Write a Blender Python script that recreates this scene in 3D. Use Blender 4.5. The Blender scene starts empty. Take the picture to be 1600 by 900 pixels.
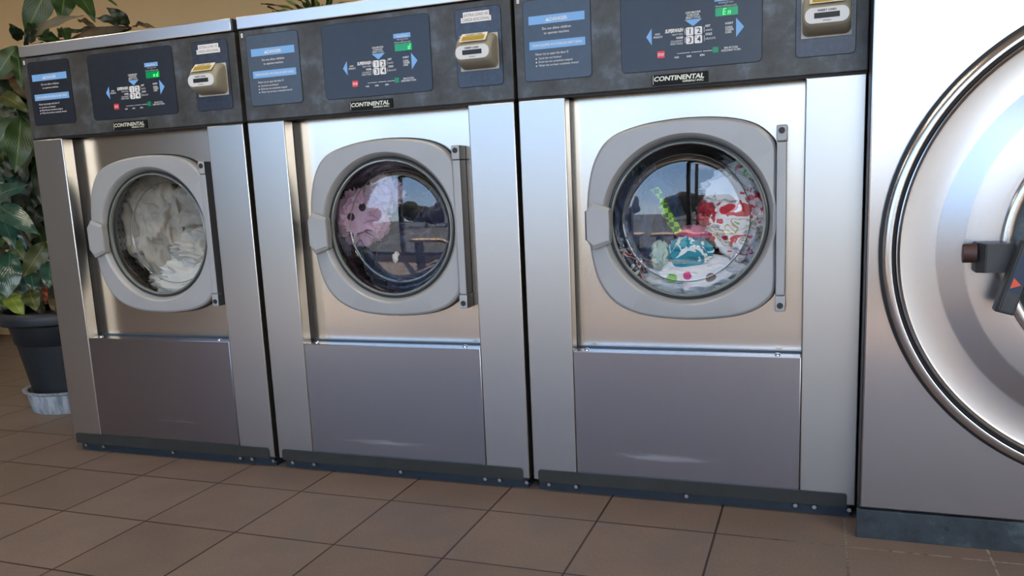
import bpy, bmesh, math, random
from mathutils import Vector, Matrix, noise
random.seed(7)
PI = math.pi
col = bpy.context.scene.collection
scene = bpy.context.scene

# ------------------------------------------------------------------ camera
CAM = Vector((2.51248, -2.16741, 0.88264))
YAW, PITCH, ROLL, FPX, PYS = 0.35306, 0.17048, -0.04475, 1291.705, 61.064
cy, sy, cp, sp, cr, sr = math.cos(YAW), math.sin(YAW), math.cos(PITCH), math.sin(PITCH), math.cos(ROLL), math.sin(ROLL)
Fw = Vector((-sy*cp, cy*cp, -sp)); R0 = Vector((cy, sy, 0)); U0 = R0.cross(Fw)
Rt = cr*R0 + sr*U0; Up = -sr*R0 + cr*U0
cam_data = bpy.data.cameras.new('camera')
cam = bpy.data.objects.new('camera', cam_data); col.objects.link(cam)
M = Matrix((Rt, Up, -Fw)).transposed().to_4x4(); M.translation = CAM
cam.matrix_world = M
cam_data.sensor_fit = 'HORIZONTAL'; cam_data.sensor_width = 36.0
cam_data.lens = FPX/1600*36.0
cam_data.shift_y = PYS/1600
cam_data.clip_start = 0.05; cam_data.clip_end = 300
scene.camera = cam

def at(u, v, Y):
    """the point of the plane y = Y that the photograph's pixel (u, v) looks at"""
    d = (u-800)/FPX*Rt - (v-450-PYS)/FPX*Up + Fw
    return CAM + d*((Y-CAM.y)/d.y)

# ------------------------------------------------------------------ tagging
def tag(o, label=None, cat=None, group=None, kind=None):
    if label: o['label'] = label
    if cat: o['category'] = cat
    if group: o['group'] = group
    if kind: o['kind'] = kind
    return o
def empty(name, loc, label, cat, group=None):
    o = bpy.data.objects.new(name, None); col.objects.link(o); o.location = loc
    o.empty_display_size = .1
    return tag(o, label, cat, group)
def link(name, bm, mats, parent=None, smooth=True, angle=35):
    me = bpy.data.meshes.new(name)
    bmesh.ops.recalc_face_normals(bm, faces=bm.faces) if getattr(bm, '_fix', True) is True and not name.startswith('lettering') else None
    bm.to_mesh(me); bm.free()
    if not isinstance(mats, (list, tuple)): mats = [mats]
    for m in mats: me.materials.append(m)
    o = bpy.data.objects.new(name, me); col.objects.link(o)
    if parent: o.parent = parent
    if smooth:
        me.polygons.foreach_set('use_smooth', [True]*len(me.polygons))
        try: me.set_sharp_from_angle(angle=math.radians(angle))
        except Exception: pass
        # broad flat faces keep their own normal; only the rounded edges between them are smoothed
        for p in me.polygons:
            if max(abs(p.normal.x), abs(p.normal.y), abs(p.normal.z)) > .99995: p.use_smooth = False
    return o
def copy_tree(o, parent=None):
    c = o.copy(); col.objects.link(c); c.parent = parent
    for ch in [x for x in o.children]: copy_tree(ch, c)
    return c

# ------------------------------------------------------------------ materials
def mat(name):
    m = bpy.data.materials.new(name); m.use_nodes = True
    nt = m.node_tree; b = nt.nodes['Principled BSDF']
    return m, nt, b
def N(nt, t, **kw):
    n = nt.nodes.new(t)
    for k, v in kw.items():
        if k.startswith('i_'): n.inputs[k[2:].replace('_', ' ')].default_value = v
        else: setattr(n, k, v)
    return n
def L(nt, a, b): nt.links.new(a, b)
def ramp(nt, fac, stops, interp='LINEAR'):
    r = N(nt, 'ShaderNodeValToRGB'); r.color_ramp.interpolation = interp
    e = r.color_ramp.elements
    while len(e) < len(stops): e.new(.5)
    for x, (p, c) in zip(e, stops):
        x.position = p; x.color = (*c, 1) if len(c) == 3 else c
    L(nt, fac, r.inputs['Fac']); return r
def objcoord(nt, scale=(1, 1, 1)):
    tc = N(nt, 'ShaderNodeTexCoord'); mp = N(nt, 'ShaderNodeMapping'); mp.inputs['Scale'].default_value = scale
    L(nt, tc.outputs['Object'], mp.inputs['Vector']); return mp.outputs['Vector']
def flat(name, c, rough=.5, metal=0., coat=0., spec=.5, emit=None, es=1.):
    m, nt, b = mat(name)
    b.inputs['Base Color'].default_value = (*c, 1); b.inputs['Roughness'].default_value = rough
    b.inputs['Metallic'].default_value = metal; b.inputs['Coat Weight'].default_value = coat
    b.inputs['Specular IOR Level'].default_value = spec
    if emit: b.inputs['Emission Color'].default_value = (*emit, 1); b.inputs['Emission Strength'].default_value = es
    return m
def mottled(name, c1, c2, rough=.5, metal=0., scale=20, coat=0., r2=None, c3=None):
    m, nt, b = mat(name)
    n = N(nt, 'ShaderNodeTexNoise', i_Scale=scale, i_Detail=6.0, i_Roughness=.65); L(nt, objcoord(nt), n.inputs['Vector'])
    st = [(.3, c1), (.7, c2)] if not c3 else [(.38, c1), (.54, c2), (.72, c3)]
    r = ramp(nt, n.outputs['Fac'], st); L(nt, r.outputs['Color'], b.inputs['Base Color'])
    b.inputs['Roughness'].default_value = rough; b.inputs['Metallic'].default_value = metal; b.inputs['Coat Weight'].default_value = coat; b.inputs['Coat Roughness'].default_value = .12
    if r2 is not None:
        mr = N(nt, 'ShaderNodeMapRange'); mr.inputs['To Min'].default_value = rough; mr.inputs['To Max'].default_value = r2
        L(nt, n.outputs['Fac'], mr.inputs['Value']); L(nt, mr.outputs['Result'], b.inputs['Roughness'])
    return m
def steel(name, c=(.62, .62, .63), rough=.28, grain='x', bump=.03, aniso=0., blotch=.06, scuff=None):
    m, nt, b = mat(name)
    sc = (3, 60, 700) if grain == 'x' else (700, 60, 3)
    n = N(nt, 'ShaderNodeTexNoise', i_Scale=1.0, i_Detail=3.0); L(nt, objcoord(nt, sc), n.inputs['Vector'])
    big = N(nt, 'ShaderNodeTexNoise', i_Scale=4.0, i_Detail=3.0); L(nt, objcoord(nt, (1, 1, 1.6)), big.inputs['Vector'])
    mr = N(nt, 'ShaderNodeMapRange'); mr.inputs['To Min'].default_value = rough-.012; mr.inputs['To Max'].default_value = rough+.012
    mr.inputs['Value'].default_value = .5
    ad = N(nt, 'ShaderNodeMath', operation='MULTIPLY_ADD'); ad.inputs[1].default_value = blotch; L(nt, big.outputs['Fac'], ad.inputs[0]); L(nt, mr.outputs['Result'], ad.inputs[2])
    L(nt, ad.outputs[0], b.inputs['Roughness'])
    c_out = ramp(nt, big.outputs['Fac'], [(.0, tuple(x*.975 for x in c)), (1., c)] if blotch else [(0., c), (1., c)]).outputs['Color']
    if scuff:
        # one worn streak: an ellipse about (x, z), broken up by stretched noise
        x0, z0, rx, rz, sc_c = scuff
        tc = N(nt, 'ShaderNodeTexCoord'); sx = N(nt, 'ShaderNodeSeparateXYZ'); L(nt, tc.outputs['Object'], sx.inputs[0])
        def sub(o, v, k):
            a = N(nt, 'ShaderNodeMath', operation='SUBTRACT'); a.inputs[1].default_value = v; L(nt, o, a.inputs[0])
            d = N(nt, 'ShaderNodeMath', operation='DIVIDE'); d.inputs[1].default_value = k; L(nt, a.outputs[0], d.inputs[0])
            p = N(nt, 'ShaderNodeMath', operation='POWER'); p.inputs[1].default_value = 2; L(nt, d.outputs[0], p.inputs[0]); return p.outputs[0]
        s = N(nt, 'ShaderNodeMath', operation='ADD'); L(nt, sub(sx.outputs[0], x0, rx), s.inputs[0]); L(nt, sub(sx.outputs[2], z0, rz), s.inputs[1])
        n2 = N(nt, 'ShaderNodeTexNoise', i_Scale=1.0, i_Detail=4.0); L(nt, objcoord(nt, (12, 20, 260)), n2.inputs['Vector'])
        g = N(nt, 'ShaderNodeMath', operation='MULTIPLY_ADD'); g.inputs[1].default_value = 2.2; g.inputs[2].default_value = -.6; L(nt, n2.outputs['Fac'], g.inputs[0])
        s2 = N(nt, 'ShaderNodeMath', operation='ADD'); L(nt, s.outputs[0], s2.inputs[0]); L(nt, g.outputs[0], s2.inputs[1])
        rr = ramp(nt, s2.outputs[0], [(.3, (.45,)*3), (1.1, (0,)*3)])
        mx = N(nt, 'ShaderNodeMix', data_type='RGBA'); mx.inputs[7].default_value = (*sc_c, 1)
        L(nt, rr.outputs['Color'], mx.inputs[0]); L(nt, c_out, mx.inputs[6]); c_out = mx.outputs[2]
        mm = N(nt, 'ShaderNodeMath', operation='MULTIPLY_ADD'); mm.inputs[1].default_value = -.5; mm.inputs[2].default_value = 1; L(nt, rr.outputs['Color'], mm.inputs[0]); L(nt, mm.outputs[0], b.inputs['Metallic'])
    else: b.inputs['Metallic'].default_value = 1
    L(nt, c_out, b.inputs['Base Color'])
    if bump:
        bp = N(nt, 'ShaderNodeBump', i_Strength=bump, i_Distance=.001); L(nt, n.outputs['Fac'], bp.inputs['Height']); L(nt, bp.outputs[0], b.inputs['Normal'])
    return m
def thin_glass(name, tint=(.97, .98, .97), base=.085, mult=.6):
    m = bpy.data.materials.new(name); m.use_nodes = True; nt = m.node_tree; nt.nodes.clear()
    o = N(nt, 'ShaderNodeOutputMaterial'); mx = N(nt, 'ShaderNodeMixShader')
    t = N(nt, 'ShaderNodeBsdfTransparent'); t.inputs[0].default_value = (*tint, 1)
    g = N(nt, 'ShaderNodeBsdfGlossy'); g.inputs['Roughness'].default_value = .01; g.inputs[0].default_value = (1, 1, 1, 1)
    f0 = N(nt, 'ShaderNodeLayerWeight', i_Blend=.5); f = N(nt, 'ShaderNodeMath', operation='POWER'); f.inputs[1].default_value = 5; L(nt, f0.outputs['Facing'], f.inputs[0])
    a = N(nt, 'ShaderNodeMath', operation='MULTIPLY_ADD', use_clamp=True); a.inputs[1].default_value = mult; a.inputs[2].default_value = base
    L(nt, f.outputs[0], a.inputs[0]); L(nt, a.outputs[0], mx.inputs[0]); L(nt, t.outputs[0], mx.inputs[1]); L(nt, g.outputs[0], mx.inputs[2]); L(nt, mx.outputs[0], o.inputs[0])
    return m

S = {}
S['column'] = steel('satin_steel_column', (.53, .51, .475), .29, 'x', .0, blotch=.04)
S['front'] = steel('brushed_steel_front', (.64, .575, .50), .21, 'x', .0, blotch=.04)
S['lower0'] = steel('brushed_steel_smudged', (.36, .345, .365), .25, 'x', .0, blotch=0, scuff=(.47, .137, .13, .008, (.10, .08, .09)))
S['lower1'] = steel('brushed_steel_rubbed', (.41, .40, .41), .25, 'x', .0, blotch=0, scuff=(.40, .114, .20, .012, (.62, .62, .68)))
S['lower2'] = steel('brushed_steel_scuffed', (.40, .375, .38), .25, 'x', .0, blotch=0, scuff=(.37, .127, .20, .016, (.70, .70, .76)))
S['cap'] = steel('steel_top_cap', (.72, .71, .70), .30, 'x', .0)
S['tall'] = steel('brushed_steel_tall', (.50, .47, .46), .20, 'x', .0, blotch=0)
S['dish'] = steel('spun_steel_dish', (.50, .475, .465), .25, 'x', .0, blotch=0)
S['chrome'] = steel('polished_steel', (.70, .69, .68), .20, 'x', 0, blotch=.0)
S['drum'] = steel('drum_steel', (.45, .44, .42), .32, 'x', 0)
S['console'] = mottled('gunmetal_console', (.040, .037, .029), (.066, .066, .062), .44, .2, 9, 0, .36, (.14, .17, .20))
S['plate'] = mottled('navy_plate', (.009, .012, .020), (.014, .019, .029), .35, 0, 30, .14)
S['slate_sky'] = mottled('slate_sky_sheen_plate', (.026, .040, .060), (.038, .054, .077), .38, 0, 30, .3)  # slate; on warning plates its lighter tone holds a painted sky reflection
S['plate_worn'] = mottled('worn_navy_plate', (.012, .015, .028), (.032, .043, .072), .38, 0, 60, .25)
S['black'] = flat('black_rubber_and_shade', (.006, .006, .007), .5)
S['seam'] = flat('black_seam', (.004, .004, .005), .6)
S['doorgrey'] = mottled('grey_door_paint', (.345, .345, .34), (.375, .375, .37), .40, .2, 6)
S['doordark'] = flat('grey_door_shade', (.20, .20, .21), .4, .2)
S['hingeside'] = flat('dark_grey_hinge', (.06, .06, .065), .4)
S['kick'] = mottled('dark_kick_plate', (.014, .014, .011), (.024, .024, .019), .5, .0, 10)
S['base'] = mottled('dark_base', (.006, .012, .018), (.014, .022, .03), .5, 0, 30)
S['plinth'] = mottled('slate_plinth', (.014, .020, .024), (.032, .042, .046), .5, 0, 9, 0, .35, (.11, .14, .14))
S['screw'] = flat('zinc_screw', (.75, .76, .78), .2, 1)
S['cyan'] = flat('light_blue_print', (.20, .43, .80), .4)
S['white'] = flat('white_print', (.80, .80, .80), .5)
S['softwhite'] = flat('grey_print', (.45, .47, .50), .5)
S['button'] = flat('white_button', (.82, .82, .82), .35)
S['ink'] = flat('black_ink', (.01, .01, .01), .5)
S['stop'] = flat('red_button', (.70, .04, .05), .35)
S['lcd'] = flat('green_display', (.0, .13, .04), .2, emit=(.0, .26, .08), es=.4)
S['lcdon'] = flat('green_digits', (.05, .5, .05), .3, emit=(.10, 1., .12), es=.9)
S['led'] = flat('green_indicator', (.0, .14, .05), .3, emit=(.0, .2, .06), es=.3)
S['reader'] = flat('putty_plastic', (.35, .325, .25), .42)
S['reader_plate'] = flat('light_putty', (.50, .49, .43), .45)
S['readerlight'] = flat('cream_label', (.85, .78, .62), .5)
S['readerface'] = flat('white_plastic', (.68, .69, .68), .35)
S['amber'] = flat('amber_lcd', (.30, .22, .04), .15, emit=(.35, .22, .03), es=.25)
S['badge'] = flat('black_badge', (.006, .006, .005), .55, spec=.2)
S['badgelet'] = flat('cream_metal_letters', (.66, .64, .50), .4, .3)
S['glass'] = thin_glass('door_glass')
S['bead'] = flat('glass_rim', (.20, .22, .20), .12, 0, 1.)
S['gasket'] = flat('grey_gasket', (.030, .032, .032), .3, 0, .4)
S['handle'] = mottled('dark_grey_handle', (.035, .038, .038), (.055, .058, .058), .5, .1, 15)
S['rust'] = flat('rusty_pin', (.07, .035, .03), .5, .4)
S['navysticker'] = flat('navy_sticker', (.010, .03, .065), .35)
S['redtri'] = flat('orange_red_mark', (.75, .09, .03), .4)

# ------------------------------------------------------------------ bmesh helpers
def box(bm, x0, x1, y0, y1, z0, z1, bev=0., mi=0, seg=2):
    r = bmesh.ops.create_cube(bm, size=1)
    vs = r['verts']
    for v in vs: v.co = Vector(((x0+x1)/2+v.co.x*(x1-x0), (y0+y1)/2+v.co.y*(y1-y0), (z0+z1)/2+v.co.z*(z1-z0)))
    fs = {f for v in vs for f in v.link_faces}
    for f in fs: f.material_index = mi
    if bev:
        es = list({e for v in vs for e in v.link_edges})
        r2 = bmesh.ops.bevel(bm, geom=es, offset=bev, segments=seg, profile=.5, affect='EDGES')
        for f in r2['faces']: f.material_index = mi
def rrect(x0, x1, z0, z1, r, n=5):
    pts = []
    for cx, cz, a0 in ((x1-r, z1-r, 0), (x0+r, z1-r, 90), (x0+r, z0+r, 180), (x1-r, z0+r, 270)):
        for k in range(n+1):
            a = math.radians(a0+90*k/n); pts.append((cx+r*math.cos(a), cz+r*math.sin(a)))
    return pts
def prism(bm, pts, y0, y1, mi=0, inset=0.):
    """outline pts (x, z) from y0 (front) to y1 (back)"""
    f_ = [bm.verts.new((x, y0, z)) for x, z in pts]; b_ = [bm.verts.new((x, y1, z)) for x, z in pts]
    n = len(pts); fs = [bm.faces.new(f_), bm.faces.new(b_[::-1])]
    for i in range(n): fs.append(bm.faces.new((f_[i], b_[i], b_[(i+1) % n], f_[(i+1) % n])))
    for f in fs: f.material_index = mi
    return fs
def sheet(bm, pts, y, mi=0):
    f = bm.faces.new([bm.verts.new((x, y, z)) for x, z in pts]); f.material_index = mi
def loft(bm, rings, close=True, mi=None, cap0=False, cap1=False):
    vr = [[bm.verts.new(p) for p in r] for r in rings]
    for k in range(len(vr)-1):
        a, b = vr[k], vr[k+1]; n = len(a)
        for i in range(n if close else n-1):
            f = bm.faces.new((a[i], a[(i+1) % n], b[(i+1) % n], b[i]))
            if mi: f.material_index = mi[k]
    if cap0: bm.faces.new(vr[0][::-1])
    if cap1: bm.faces.new(vr[-1])
    return vr
def lathe_y(bm, prof, cx, cz, n=96, mi=None, cap1=False, cap0=False):
    """profile (r, y) turned about the axis through (cx, cz) along y"""
    rings = [[(cx+r*math.cos(2*PI*i/n), y, cz+r*math.sin(2*PI*i/n)) for i in range(n)] for r, y in prof]
    return loft(bm, rings, True, mi, cap0, cap1)
def cyl_y(bm, cx, cz, r, y0, y1, n=20, mi=0, dome=0.):
    k0 = len(bm.faces)
    lathe_y(bm, [(r, y1), (r, y0+dome), (r*.8, y0)] if dome else [(r, y1), (r, y0)], cx, cz, n, None, True, True)
    bm.faces.ensure_lookup_table()
    for f in bm.faces[k0:]: f.material_index = mi

_tc = {}
def text_geo(s, bold=0.):
    key = (s, bold)
    if key not in _tc:
        cu = bpy.data.curves.new('t', 'FONT'); cu.body = s; cu.size = 1; cu.resolution_u = 3; cu.offset = bold
        o = bpy.data.objects.new('t', cu); col.objects.link(o)
        bpy.context.view_layer.update()
        me = o.to_mesh()
        vs = [tuple(v.co) for v in me.vertices]; fs = [tuple(p.vertices) for p in me.polygons]
        o.to_mesh_clear(); bpy.data.objects.remove(o); bpy.data.curves.remove(cu)
        _tc[key] = (vs, fs)
    return _tc[key]
def text(bm, s, x, z, h, width=None, align='l', shear=0., mi=0, y=0., bold=0., wscale=1., fn=None):
    """capitals h high with their foot at z; width squeezes the line to that width"""
    vs, fs = text_geo(s, bold)
    if not vs: return
    xs = [v[0] for v in vs]; a, b = min(xs), max(xs); k = h/.70
    kx = k*wscale if width is None else width/(b-a)
    w = (b-a)*kx
    x0 = x if align == 'l' else (x-w/2 if align == 'c' else x-w)
    out = []
    for v in vs:
        zz = v[1]*k; p = (x0+(v[0]-a)*kx+shear*zz, y, z+zz)
        out.append(bm.verts.new(fn(*p) if fn else p))
    for f in fs:
        try: bm.faces.new([out[i] for i in f]).material_index = mi
        except ValueError: pass

# ------------------------------------------------------------------ room
TS, TX, TY, TA = .305, -.1464, -.1591, -.0045
FRONT = -4.0; BACK = 2.0; LEFT = -4.6; RIGHT = 7.0; CEIL = 2.9
def floor_mat():
    m, nt, b = mat('brown_ceramic_tiles')
    tc = N(nt, 'ShaderNodeTexCoord'); mp = N(nt, 'ShaderNodeMapping')
    mp.vector_type = 'TEXTURE'
    mp.inputs['Location'].default_value = (TX, TY, 0); mp.inputs['Rotation'].default_value = (0, 0, TA); mp.inputs['Scale'].default_value = (TS, TS, 1)
    L(nt, tc.outputs['Object'], mp.inputs['Vector'])
    br = N(nt, 'ShaderNodeTexBrick', offset=0., squash=1.)
    for k, v in (('Scale', 1.), ('Mortar Size', .010), ('Mortar Smooth', .25), ('Brick Width', 1.), ('Row Height', 1.), ('Bias', 0.)): br.inputs[k].default_value = v
    br.inputs['Color1'].default_value = (.175, .128, .100, 1); br.inputs['Color2'].default_value = (.200, .149, .118, 1); br.inputs['Mortar'].default_value = (.035, .018, .010, 1)
    L(nt, mp.outputs[0], br.inputs['Vector'])
    n1 = N(nt, 'ShaderNodeTexNoise', i_Scale=5., i_Detail=6., i_Roughness=.6); n2 = N(nt, 'ShaderNodeTexNoise', i_Scale=140., i_Detail=3.)
    L(nt, tc.outputs['Object'], n1.inputs['Vector']); L(nt, tc.outputs['Object'], n2.inputs['Vector'])
    r1 = ramp(nt, n1.outputs['Fac'], [(.3, (.86, .86, .88)), (.7, (1.1, 1.08, 1.05))])
    r2 = ramp(nt, n2.outputs['Fac'], [(.3, (.90, .90, .90)), (.7, (1.08, 1.08, 1.08))])
    m1 = N(nt, 'ShaderNodeMix', data_type='RGBA', blend_type='MULTIPLY'); m1.inputs[0].default_value = 1
    m2 = N(nt, 'ShaderNodeMix', data_type='RGBA', blend_type='MULTIPLY'); m2.inputs[0].default_value = 1
    L(nt, br.outputs['Color'], m1.inputs[6]); L(nt, r1.outputs[0], m1.inputs[7]); L(nt, m1.outputs[2], m2.inputs[6]); L(nt, r2.outputs[0], m2.inputs[7])
    # pale dusty grit in the joints before the tall machine
    sx = N(nt, 'ShaderNodeSeparateXYZ'); L(nt, tc.outputs['Object'], sx.inputs[0])
    gx = N(nt, 'ShaderNodeMapRange'); gx.inputs['From Min'].default_value = 2.35; gx.inputs['From Max'].default_value = 2.7; L(nt, sx.outputs[0], gx.inputs['Value'])
    gy = N(nt, 'ShaderNodeMapRange'); gy.inputs['From Min'].default_value = -.40; gy.inputs['From Max'].default_value = -.2; L(nt, sx.outputs[1], gy.inputs['Value'])
    ng = N(nt, 'ShaderNodeTexNoise', i_Scale=45., i_Detail=4.); L(nt, tc.outputs['Object'], ng.inputs['Vector'])
    rg = ramp(nt, ng.outputs['Fac'], [(.30, (0,)*3), (.52, (.8,)*3)])
    q = N(nt, 'ShaderNodeMath', operation='MULTIPLY'); L(nt, gx.outputs[0], q.inputs[0]); L(nt, gy.outputs[0], q.inputs[1])
    q2 = N(nt, 'ShaderNodeMath', operation='MULTIPLY'); L(nt, q.outputs[0], q2.inputs[0]); L(nt, br.outputs['Fac'], q2.inputs[1])
    q3 = N(nt, 'ShaderNodeMath', operation='MULTIPLY'); L(nt, q2.outputs[0], q3.inputs[0]); L(nt, rg.outputs[0], q3.inputs[1])
    m3 = N(nt, 'ShaderNodeMix', data_type='RGBA'); m3.inputs[7].default_value = (.42, .36, .29, 1)
    L(nt, q3.outputs[0], m3.inputs[0]); L(nt, m2.outputs[2], m3.inputs[6])
    L(nt, m3.outputs[2], b.inputs['Base Color'])
    rr = N(nt, 'ShaderNodeMapRange'); rr.inputs['To Min'].default_value = .46; rr.inputs['To Max'].default_value = .60; b.inputs['Specular IOR Level'].default_value = .36
    L(nt, n1.outputs['Fac'], rr.inputs['Value']); L(nt, rr.outputs[0], b.inputs['Roughness'])
    inv = N(nt, 'ShaderNodeMath', operation='SUBTRACT'); inv.inputs[0].default_value = 1; L(nt, br.outputs['Fac'], inv.inputs[1])
    ad = N(nt, 'ShaderNodeMath', operation='MULTIPLY_ADD'); ad.inputs[1].default_value = .12; L(nt, n2.outputs['Fac'], ad.inputs[0]); L(nt, inv.outputs[0], ad.inputs[2])
    bp = N(nt, 'ShaderNodeBump', i_Strength=.5, i_Distance=.0015); L(nt, ad.outputs[0], bp.inputs['Height']); L(nt, bp.outputs[0], b.inputs['Normal'])
    return m
def struct(name, bm, m, smooth=False):
    o = link(name, bm, m, None, smooth); return tag(o, kind='structure')
bm = bmesh.new(); box(bm, LEFT-.1, RIGHT+.1, FRONT-.15, BACK+.1, -.1, 0); struct('floor', bm, floor_mat())
WALL = mottled('tan_wall_paint', (.80, .60, .34), (.84, .63, .36), .7, 0, 3)
CREAM = mottled('cream_wall_paint', (.48, .46, .43), (.51, .49, .46), .7, 0, 3)
bm = bmesh.new(); box(bm, LEFT-.1, RIGHT+.1, BACK, BACK+.1, 0, CEIL); struct('wall_back', bm, WALL)
bm = bmesh.new(); box(bm, LEFT-.1, LEFT, FRONT-.15, BACK, 0, CEIL); struct('wall_left', bm, CREAM)
bm = bmesh.new(); box(bm, RIGHT, RIGHT+.1, FRONT-.15, BACK, 0, CEIL); struct('wall_right', bm, CREAM)
bm = bmesh.new(); box(bm, LEFT-.1, RIGHT+.1, FRONT-.15, BACK+.1, CEIL, CEIL+.1); struct('ceiling', bm, flat('white_ceiling', (.62, .60, .56), .8))
MULL = [-2.25, -.83, 1.64, 4.11, 6.58]
bm = bmesh.new()
box(bm, LEFT, MULL[0]-.03, FRONT-.15, FRONT, 0, CEIL)
box(bm, MULL[-1]+.03, RIGHT, FRONT-.15, FRONT, 0, CEIL)
box(bm, MULL[0]-.03, MULL[-1]+.03, FRONT-.15, FRONT, 0, .12)
box(bm, MULL[0]-.03, MULL[-1]+.03, FRONT-.15, FRONT, 2.65, CEIL)
struct('wall_front', bm, CREAM)
DARKAL = flat('dark_window_frame', (.03, .03, .032), .4, .4)
WG = thin_glass('window_glass', (.93, .96, .95), .07, .9)
for i in range(4):
    a, b_ = MULL[i], MULL[i+1]
    bm = bmesh.new()
    box(bm, a-.03, a+.03, FRONT-.12, FRONT-.02, .12, 2.65); 
    if i == 3: box(bm, b_-.03, b_+.03, FRONT-.12, FRONT-.02, .12, 2.65)
    box(bm, a+.03, b_-.03, FRONT-.12, FRONT-.02, .12, .18); box(bm, a+.03, b_-.03, FRONT-.12, FRONT-.02, 2.59, 2.65)
    fr = struct('window_%d' % (i+1), bm, DARKAL)
    bm = bmesh.new(); sheet(bm, [(a+.03, .18), (b_-.03, .18), (b_-.03, 2.59), (a+.03, 2.59)], FRONT-.07)
    link('pane', bm, WG, fr, False)
# outside, seen only in the reflections
bm = bmesh.new(); box(bm, -80, 80, -90, FRONT-.15, -.35, -.15); struct('ground_outside', bm, mottled('asphalt', (.035, .034, .033), (.05, .05, .048), .95, 0, .7))

# ------------------------------------------------------------------ washing machine
W, X2 = .88235, 1.75893
DC, DZ = .437, .770          # door centre
def build_washer():
    root = empty('washing_machine', (0, 0, 0), '', 'washing machine')
    P = lambda name, bm, m, par=root, **k: link(name, bm, m, par, **k)
    # carcass
    bm = bmesh.new()
    box(bm, .004, .016, .03, .98, .045, 1.372); box(bm, .850, .862, .03, .98, .045, 1.372)
    box(bm, .016, .850, .968, .98, .045, 1.372); box(bm, .016, .850, .03, .968, .045, .060)
    box(bm, .016, .850, .055, .968, 1.105, 1.12)
    P('cabinet', bm, S['column'])
    bm = bmesh.new(); box(bm, .012, .854, .022, .96, 0, .0445); P('base_frame', bm, S['base'])
    # top cap
    bm = bmesh.new(); box(bm, .000, .862, -.006, .985, 1.374, 1.411, .003); P('top_cap', bm, S['cap'])
    bm = bmesh.new(); box(bm, .862, .8665, -.004, .985, 1.374, 1.409, .001); P('cap_end_strip', bm, S['slate_sky'])
    # console
    bm = bmesh.new(); box(bm, .000, .8675, .0, .06, 1.108, 1.372, .003); P('console', bm, S['console'])
    bm = bmesh.new(); box(bm, .001, .866, .004, .05, 1.1030, 1.108); P('console_seam', bm, S['seam'])
    # side columns
    for x0, x1 in ((.001, .1315), (.7306, .8655)):
        bm = bmesh.new(); box(bm, x0, x1, 0, .046, .0366, 1.1028, .003, seg=3); P('side_column', bm, S['column'])
    for x0, x1 in ((.118, .1325), (.7296, .745)):
        bm = bmesh.new(); box(bm, x0, x1, .046, .072, .42, 1.10); P('recess_seal', bm, S['black'], smooth=False)
    # recessed front with its round opening
    bm = bmesh.new(); rx0, rx1, rz0, rz1 = .120, .742, .415, 1.104
    angs = sorted([2*PI*i/120 for i in range(120)] + [math.atan2(z-DZ, x-DC) % (2*PI) for x in (rx0, rx1) for z in (rz0, rz1)])
    outer = []
    for a in angs:
        c, s = math.cos(a), math.sin(a); t = 9
        if abs(c) > 1e-9: t = min(t, ((rx1 if c > 0 else rx0)-DC)/c)
        if abs(s) > 1e-9: t = min(t, ((rz1 if s > 0 else rz0)-DZ)/s)
        outer.append((DC+c*t, .068, DZ+s*t))
    loft(bm, [outer, [(DC+.216*math.cos(a), .068, DZ+.216*math.sin(a)) for a in angs], [(DC+.212*math.cos(a), .080, DZ+.212*math.sin(a)) for a in angs]])
    P('front_panel', bm, S['front'], angle=50)
    # lower panel
    pts = rrect(.1325, .7296, .070, .4197, .002, 2)
    bm = bmesh.new(); box(bm, .1325, .7296, .0008, .058, .060, .4197, .0016); P('lower_panel', bm, S['lower2'])
    bm = bmesh.new(); box(bm, .1320, .7301, .0588, .068, .41, .4245); P('ledge_seal', bm, S['slate_sky'])
    for x in (.165, .672):
        bm = bmesh.new()
        lst = [(.0075, 0), (.0075, .002), (.004, .0045)]
        loft(bm, [[(x+r*math.cos(2*PI*i/16), .026+r*math.sin(2*PI*i/16), .4197+h) for i in range(16)] for r, h in lst], cap1=True); P('ledge_screw', bm, S['screw'])
    # kick plate
    bm = bmesh.new(); prism(bm, rrect(.0170, .8456, .0325, .0687, .008, 5), -.005, .0005)
    bmesh.ops.delete(bm, geom=[], context='VERTS'); P('kick_plate', bm, S['kick'])
    for x in (.0441, .1255, .4386, .721, .7675, .852):
        bm = bmesh.new(); cyl_y(bm, x, .0205, .0068, .008, .0225, 16, dome=.004); P('base_screw', bm, S['screw'])
    # warning plate
    def plate(name, x0, x1, z0, z1, m, r=.010):
        bm = bmesh.new(); prism(bm, rrect(x0-.0016, x1+.0016, z0-.0016, z1+.0016, r+.0016), -.0010, .0005, 1); prism(bm, rrect(x0, x1, z0, z1, r), -.0016, -.0009, 0)
        return P(name, bm, [m, S['seam']], angle=20)
    wp = plate('warning_plate', .0255, .2065, 1.151, 1.354, S['slate_sky'])  # lighter than the navy plates: sky reflection put into its colour
    X0, X1, Z0, Z1 = .0255, .2065, 1.151, 1.354; w, h = X1-X0, Z1-Z0
    bm = bmesh.new(); sheet(bm, [(X0+.08*w, Z1-.195*h), (X0+.92*w, Z1-.195*h), (X0+.92*w, Z1-.300*h), (X0+.08*w, Z1-.300*h)], -.0019); P('warning_banner', bm, S['cyan'], wp, smooth=False)
    bm = bmesh.new(); sheet(bm, [(X0+.08*w, Z1-.510*h), (X0+.92*w, Z1-.510*h), (X0+.92*w, Z1-.610*h), (X0+.08*w, Z1-.610*h)], -.0019); P('warning_banner', bm, S['cyan'], wp, smooth=False)
    bm = bmesh.new(); y = -.0023; cx = X0+.5*w
    text(bm, 'DANGER', cx+.006, Z1-.272*h, .0085, None, 'c', .0, 0, y, .02)
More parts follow.
